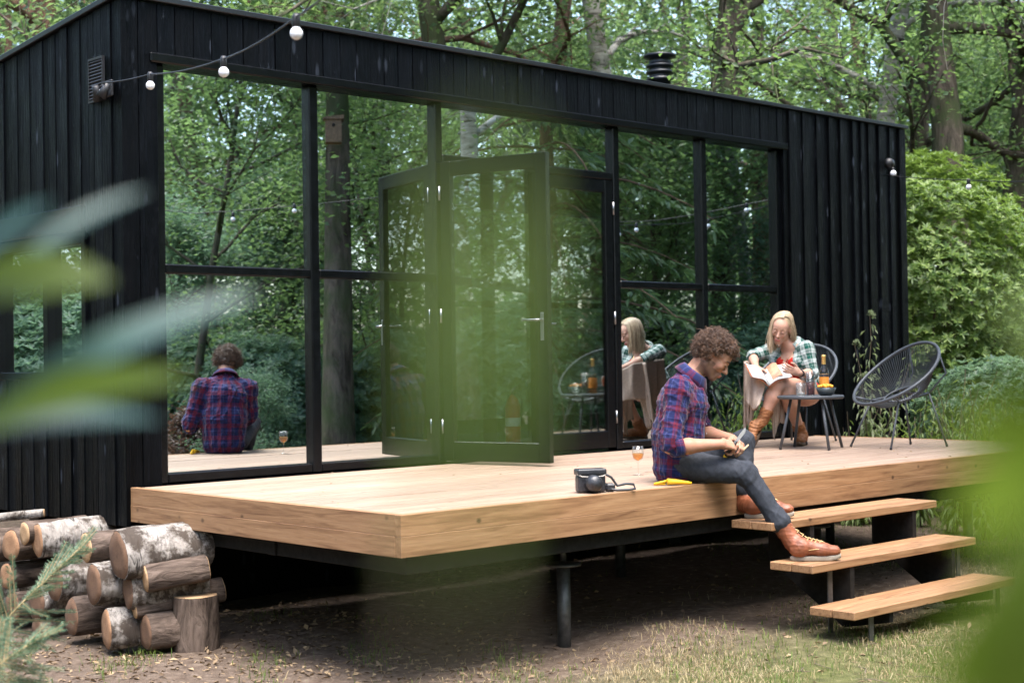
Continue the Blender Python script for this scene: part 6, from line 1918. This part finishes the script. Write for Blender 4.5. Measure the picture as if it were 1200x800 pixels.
s = SDF()
s.cap(pel, belly, 0.105, 0.085, 0.05, LATw, 1.35); s.cap(belly, chest, 0.085, 0.095, 0.05, LATw, 1.3); s.cap(chest, neckb, 0.09, 0.045, 0.05, LATw, 1.4)
for sg in (-1, 1): s.ell(chest + toC @ np.array([0.075, 0.062 * sg, -0.005]), (0.05, 0.052, 0.052), toC, 0.03)
s.cap(neckb, hc + HMw @ np.array([-0.03, 0, -0.06]), 0.046, 0.046, 0.025)
for a, b, c in ((shR, elR, wrR), (shL, elL, wrL)):
    s.cap(neckb, a, 0.04, 0.045, 0.04)
    s.cap(a, b, 0.044, 0.036, 0.03); s.cap(b, b + (c - b) * 0.35, 0.036, 0.036, 0.02); s.cap(b + (c - b) * 0.35, c, 0.036, 0.023, 0.02)
for a, b, c in ((hipL, kneL, ankL), (hipR, kneR, ankR)):
    s.cap(a, a + (b - a) * 0.5, 0.086, 0.074, 0.03); s.cap(a + (b - a) * 0.5, b, 0.074, 0.054, 0.03)
    m_ = b + (c - b) * 0.35
    s.cap(b, m_, 0.053, 0.055, 0.03); s.cap(m_, c, 0.055, 0.034, 0.03)
Ww = head(s, hc, HMw, 0.95, True)
f_, n_ = handframe(J(924, 433, 11.84) - wrL + np.array([0, 0, 0.0]), (0.2, -0.75, -0.35))
t_ = np.cross(n_, f_)
if t_[2] < 0: t_ = -t_
MLw = np.stack([f_, t_, n_], 1)
hand(s, wrL, MLw, [(0.25, 0.35, 0.3), (0.3, 0.4, 0.3), (0.35, 0.45, 0.3), (0.4, 0.5, 0.3)], 0.88, (-0.3, 0.3))
f_, n_ = handframe(J(890, 441, 11.90) - wrR, (-0.5, -0.6, 0.5))
t_ = np.cross(n_, f_)
if t_[0] < 0: t_ = -t_
MRw = np.stack([f_, t_, n_], 1)
hand(s, wrR, MRw, [(0.35, 0.5, 0.4), (0.4, 0.55, 0.4), (0.45, 0.6, 0.4), (0.5, 0.6, 0.4)], 0.88, (-0.2, 0.4))
V, Q = s.build(0.0046, 1)
body = wom.put('body', V, Q, [M_SKINW, M_LIPW])
loc = (V[Q].mean(1) - hc) @ HMw / 0.95
mi = np.zeros(len(Q), np.int32)
mi[(np.linalg.norm(loc, axis=1) < 0.16) & (np.abs(loc[:, 2] + 0.074) < 0.010) & (loc[:, 0] > 0.094) & (np.abs(loc[:, 1]) < 0.021)] = 1
body.data.polygons.foreach_set('material_index', mi)
for y in (-1, 1):
    MB().tube([Vector(Ww(0.099, 0.013 * y, 0.021)), Vector(Ww(0.097, 0.029 * y, 0.026)), Vector(Ww(0.083, 0.048 * y, 0.019))], [0.0022, 0.0026, 0.0012], 6).obj('eyebrow', plain('fair_brow', (0.20, 0.12, 0.07), 0.8), wom.root)
    MB().tube([Vector(Ww(0.097, 0.019 * y, -0.007)), Vector(Ww(0.1, 0.032 * y, -0.010)), Vector(Ww(0.092, 0.046 * y, -0.005))], [0.0014, 0.0026, 0.0014], 5).obj('eyelashes', M_LASH, wom.root)
# red top reaching over the hips
s = SDF()
s.cap(pel + toC @ np.array([0.03, 0, 0.055]), belly, 0.098, 0.094, 0.05, LATw, 1.34); s.cap(belly, chest + np.array([0, 0, 0.0]), 0.094, 0.099, 0.05, LATw, 1.3)
for sg in (-1, 1): s.ell(chest + toC @ np.array([0.077, 0.062 * sg, -0.005]), (0.054, 0.055, 0.054), toC, 0.03)
s.cap(hipL + np.array([0, 0, 0.035]), hipL + (kneL - hipL) * 0.2 + np.array([0, 0, 0.03]), 0.072, 0.066, 0.03)
V, Q = s.build(0.007, 2, folds(31, 0.006, 40, 6))
wom.put('red_top', V, Q, cloth('red_jersey', (0.5, 0.028, 0.02), 30, 0.12))
# open plaid shirt: two fronts, back, sleeves
s = SDF()
s.cap(pel + toC @ np.array([-0.03, 0, 0.05]), belly + toC @ np.array([-0.03, 0, 0]), 0.112, 0.105, 0.05, LATw, 1.45, id=1)
s.cap(belly + toC @ np.array([-0.03, 0, 0]), chest + toC @ np.array([-0.025, 0, 0.02]), 0.105, 0.105, 0.05, LATw, 1.45, id=2)
for sg, a in ((1, shL), (-1, shR)):
    s.cap(chest + toC @ np.array([0.075, 0.112 * sg, 0.0]), belly + toC @ np.array([0.055, 0.14 * sg, -0.06]), 0.055, 0.055, 0.03, id=3 + sg)
    s.cap(chest + toC @ np.array([0.03, 0.09 * sg, 0.075]), chest + toC @ np.array([0.075, 0.112 * sg, 0.0]), 0.05, 0.055, 0.03, id=5 + sg)
    s.cap(neckb + toC @ np.array([-0.025, 0.045 * sg, -0.02]), a, 0.042, 0.060, 0.04, id=8 + sg)
eLs, eRs = shL + (elL - shL) * 0.98, shR + (elR - shR) * 0.98
s.cap(shL, eLs, 0.066, 0.056, 0.04, id=11); s.cap(shR, eRs, 0.066, 0.056, 0.04, id=12)
V, Q = s.build(0.0065, 2, lambda P, a=folds(41, 0.008, 26, 8), b=folds(42, 0.0035, 60, 6): a(P) + b(P))
shw = wom.put('shirt', V, Q, M_PLAIDW, s.uv(V, Q))
for a, b, e in ((elR, wrR, elR + (wrR - elR) * 0.02), (elL, wrL, elL + (wrL - elL) * 0.02)):
    ring_cloth(wom, 'rolled_cuff', e, b - a, 0.041, 0.045, 0.011, M_PLAIDW, shw, 0.97, 5)
nax = unit((hc + HMw @ np.array([-0.03, 0, -0.06]) - neckb)[None])[0]
nfw = toC[:, 0] - nax * (toC[:, 0] @ nax); nfw /= np.linalg.norm(nfw)
collar(wom, neckb + nax * 0.0 - nfw * 0.012, nax, M_PLAIDW, shw, 0.064, 0.030, np.cross(nax, nfw), nfw, 0.08, 0.85)
ring_cloth(wom, 'watch', wrL - unit((wrL - elL)[None])[0] * 0.035, wrL - elL, 0.0275, 0.018, 0.004, M_RUBBER, wom.root, 0.97, 6)
MB().tube([Vector(neckb + toC @ np.array([0.05 * math.cos(a) + 0.03, 0.062 * math.sin(a), -0.05 - 0.055 * math.cos(a) * (math.cos(a) > 0) + 0.05 * (1 - math.cos(a)) * 0.5])) for a in np.linspace(-1.6, 1.6, 14)], 0.0016, 5).obj('necklace', plain('fine_gold', (0.6, 0.42, 0.2), 0.3, metal=0.8), wom.root)
# boots
heelR = ankR.copy(); heelR[2] = 0.004; heelR = heelR + np.array([0.02, 0.05, 0])
boot(wom, 'boot', ankR, heelR, (-0.30, -0.95, 0), kneR - ankR, M_BOOTW, plain('dark_boot_sole', (0.10, 0.06, 0.035), 0.7), 0.075, 0.25, 0.88, False, True, 0.062)
fdL = np.array((-0.45, -0.50, -0.74)); fdL /= np.linalg.norm(fdL)
shd = unit((kneL - ankL)[None])[0]
hl = ankL - shd * 0.085 - fdL * 0.045
boot(wom, 'boot', ankL, hl, fdL, shd, M_BOOTW, bpy.data.materials['dark_boot_sole'], 0.075, 0.25, 0.88, False, True, 0.064)
# hair: long straight strands parted at the side
def long_hair(fig, c, M, n, seed, sc=0.95):
    rg2 = np.random.default_rng(seed)
    W = lambda x, y, z: c + M @ (np.array([x, y, z]) * sc)
    s2 = SDF()
    s2.ell(W(-0.026, 0, 0.044), np.array((0.099, 0.083, 0.092)) * sc, M, 0.02)
    s2.ell(W(-0.055, 0, -0.035), np.array((0.062, 0.080, 0.085)) * sc, M, 0.04)
    V, Q = s2.build(0.006, 1, folds(seed, 0.003, 60, 5, (1, 1, 0.2)))
    me = fig.put('hair', V, Q, plain('blond_hair_mass', (0.42, 0.31, 0.19), 0.5, noise=0.3, nscale=30))
    hb = MB()
    down = np.array([0, 0, -1.0])
    for i in range(n):
        sg = 1 if rg2.uniform() < 0.5 else -1
        x0 = rg2.uniform(-0.11, 0.050 if sg < 0 else 0.034)
        y0 = 0.018                                             # parting on her left
        p = np.array([x0, y0 + sg * rg2.uniform(0, 0.012), 0.0])
        # climb down the skull: angle phi from the crown to the side
        pts = []; A = np.array([0.106, 0.088, 0.098]); C0 = np.array([-0.022, 0, 0.042])
        xr = np.clip((x0 - C0[0]) / A[0], -0.93, 0.93)
        back = max(0.0, -xr)
        swing = rg2.uniform(0.75, 1.05)
        for k in range(7):
            ph = k / 6 * (math.pi * 0.52) * swing
            rr = math.sqrt(1 - xr * xr)
            if sg > 0: yy = 0.2 + (rr - 0.2) * math.sin(ph)
            else: yy = 0.2 - (rr + 0.2) * math.sin(ph)
            zz = rr * math.cos(ph) if abs(yy) <= rr else 0
            xx = xr - (0.12 if sg < 0 else 0.42) * math.sin(ph) * max(0.0, xr + 0.15)
            lift = 1.0 + rg2.uniform(0.0, 0.05)
            pts.append(W(*(C0 + np.array([xx, yy, max(zz, -0.1)]) * A * lift)))
        # free fall: on her right the hair hangs long in front of the shoulder, on her left it is swept back
        L = (rg2.uniform(0.17, 0.25) if sg < 0 else rg2.uniform(0.08, 0.15)) + 0.03 * back
        last = pts[-1]; d = pts[-1] - pts[-2]; d /= np.linalg.norm(d)
        bend = (M[:, 0] * 0.10 if sg < 0 else -M[:, 0] * 0.5) + rg2.normal(size=3) * 0.05
        for k in range(7):
            d = d * 0.62 + (down + bend) * 0.38; d /= np.linalg.norm(d)
            last = last + d * L / 7
            pts.append(last + rg2.normal(size=3) * 0.0012)
        m = len(pts)
        hb.tube([Vector(q) for q in pts], [0.0025 * (1 - 0.65 * (k / (m - 1)) ** 2) for k in range(m)], 4, caps=False)
    hb.obj('strands', M_BLOND, fig.root)
long_hair(wom, hc, HMw, 1100, 14)

# ------------------------------------------------------------------ the open book
bk = empty('open_book', tuple(wom.o), YAW - math.pi / 2, 'open book with an orange brown cover in the woman\'s hands', 'book')
sp0, sp1 = J(901, 452, 11.80), J(893, 437, 11.95)            # spine from near-bottom to far-top
spn = sp1 - sp0
lft = J(880, 434, 11.84) - J(899, 445, 11.84); rgt = J(926, 434, 11.86) - J(899, 445, 11.84)
def page_block(side, n_pages, name, mat, off, cover=False):
    vs, fs = [], []; m = 10
    upn = np.cross(spn, side); upn /= np.linalg.norm(upn)
    if upn[2] < 0: upn = -upn
    for j in (0, 1):
        for i in range(m + 1):
            t = i / m
            bulge = 0.030 * math.sin(math.pi * min(1, t * 1.15)) * (1 - 0.4 * t) if not cover else 0.016 * math.sin(math.pi * t)
            vs.append(sp0 + spn * j + side * (t * (1.04 if cover else 1.0)) + upn * (bulge + off))
    for i in range(m): fs.append((i, i + 1, m + 2 + i, m + 1 + i))
    o = MB()._add([Vector(v) for v in vs], fs, True).obj(name, mat, bk)
    sd = o.modifiers.new('thick', 'SOLIDIFY'); sd.thickness = 0.008 if not cover else 0.003
M_PAPER = plain('book_paper', (0.55, 0.54, 0.53), 0.8, noise=0.06)
M_COVER = plain('orange_brown_cover', (0.45, 0.14, 0.06), 0.5, noise=0.2, nscale=30)
page_block(lft, 1, 'pages', M_PAPER, 0.004); page_block(rgt, 1, 'pages', M_PAPER, 0.004)
page_block(lft, 1, 'cover', M_COVER, -0.008, True); page_block(rgt, 1, 'cover', M_COVER, -0.008, True)
# half-turned page seen from its brown printed side
vs, fs = [], []
for j in (0, 1):
    for i in range(9):
        t = i / 8
        vs.append(Vector(sp0 + spn * j + rgt * (0.62 * t) + np.array([0, 0, 0.048 * math.sin(t * 2.3)])))
for i in range(8): fs.append((i, i + 1, 10 + i, 9 + i))
o = MB()._add(vs, fs, True).obj('turning_page', plain('brown_printed_page', (0.50, 0.24, 0.14), 0.6, noise=0.4, nscale=25), bk)
o.modifiers.new('thick', 'SOLIDIFY').thickness = 0.002

# ------------------------------------------------------------------ beige blanket over the woman's chair
bl = empty('blanket', tuple(wom.o), YAW - math.pi / 2, 'beige wool blanket hanging over the side of the woman\'s chair', 'blanket')
M_BLANK = cloth('beige_wool', (0.40, 0.32, 0.265), 50, 0.12)
def drape(top, bot, n, m, amp, seed, hem=0.03, sag=0.0):
    """cloth hung between a top polyline and a bottom polyline"""
    rg2 = np.random.default_rng(seed); ph = rg2.uniform(0, 6.28, 4)
    top = np.array(top); bot = np.array(bot)
    def at(poly, t):
        k = t * (len(poly) - 1); i = min(int(k), len(poly) - 2); return poly[i] + (poly[i + 1] - poly[i]) * (k - i)
    V = []
    for j in range(m + 1):
        b = j / m
        for i in range(n + 1):
            a = i / n
            p = at(top, a) * (1 - b) + at(bot, a) * b
            w = amp * (0.25 + 0.75 * b) * (math.sin(a * 19 + ph[0] + 1.5 * math.sin(b * 2 + ph[1])) + 0.5 * math.sin(a * 37 + ph[2] + b * 2))
            p = p + np.array([0.25 * w, w, hem * b * b * math.sin(a * 9 + ph[3]) - sag * math.sin(math.pi * b)])
            V.append(p)
    F = [[j * (n + 1) + i, j * (n + 1) + i + 1, (j + 1) * (n + 1) + i + 1, (j + 1) * (n + 1) + i] for j in range(m) for i in range(n)]
    o = link('drape', np_mesh('drape', np.array(V), np.array(F), M_BLANK, True), bl)
    o.modifiers.new('thick', 'SOLIDIFY').thickness = 0.006
    return o
drape([J(886, 419, 12.36), J(880, 420, 12.28), J(873, 424, 12.1), J(884, 436, 11.93), J(897, 452, 11.86)],
      [J(892, 462, 12.36), J(884, 478, 12.3), J(874, 478, 12.1), J(880, 470, 11.92), J(890, 474, 11.84)], 48, 22, 0.024, 3, 0.06)
drape([J(872, 423, 12.2), J(880, 424, 12.15), J(888, 430, 12.05)], [J(872, 500, 12.28), J(878, 503, 12.24), J(883, 490, 12.18)], 20, 24, 0.017, 8, 0.05)
drape([J(897, 462, 11.98), J(908, 464, 12.02), J(920, 466, 12.08)], [J(905, 497, 12.0), J(908, 513, 12.02), J(919, 488, 12.1)], 22, 20, 0.014, 5, 0.05)
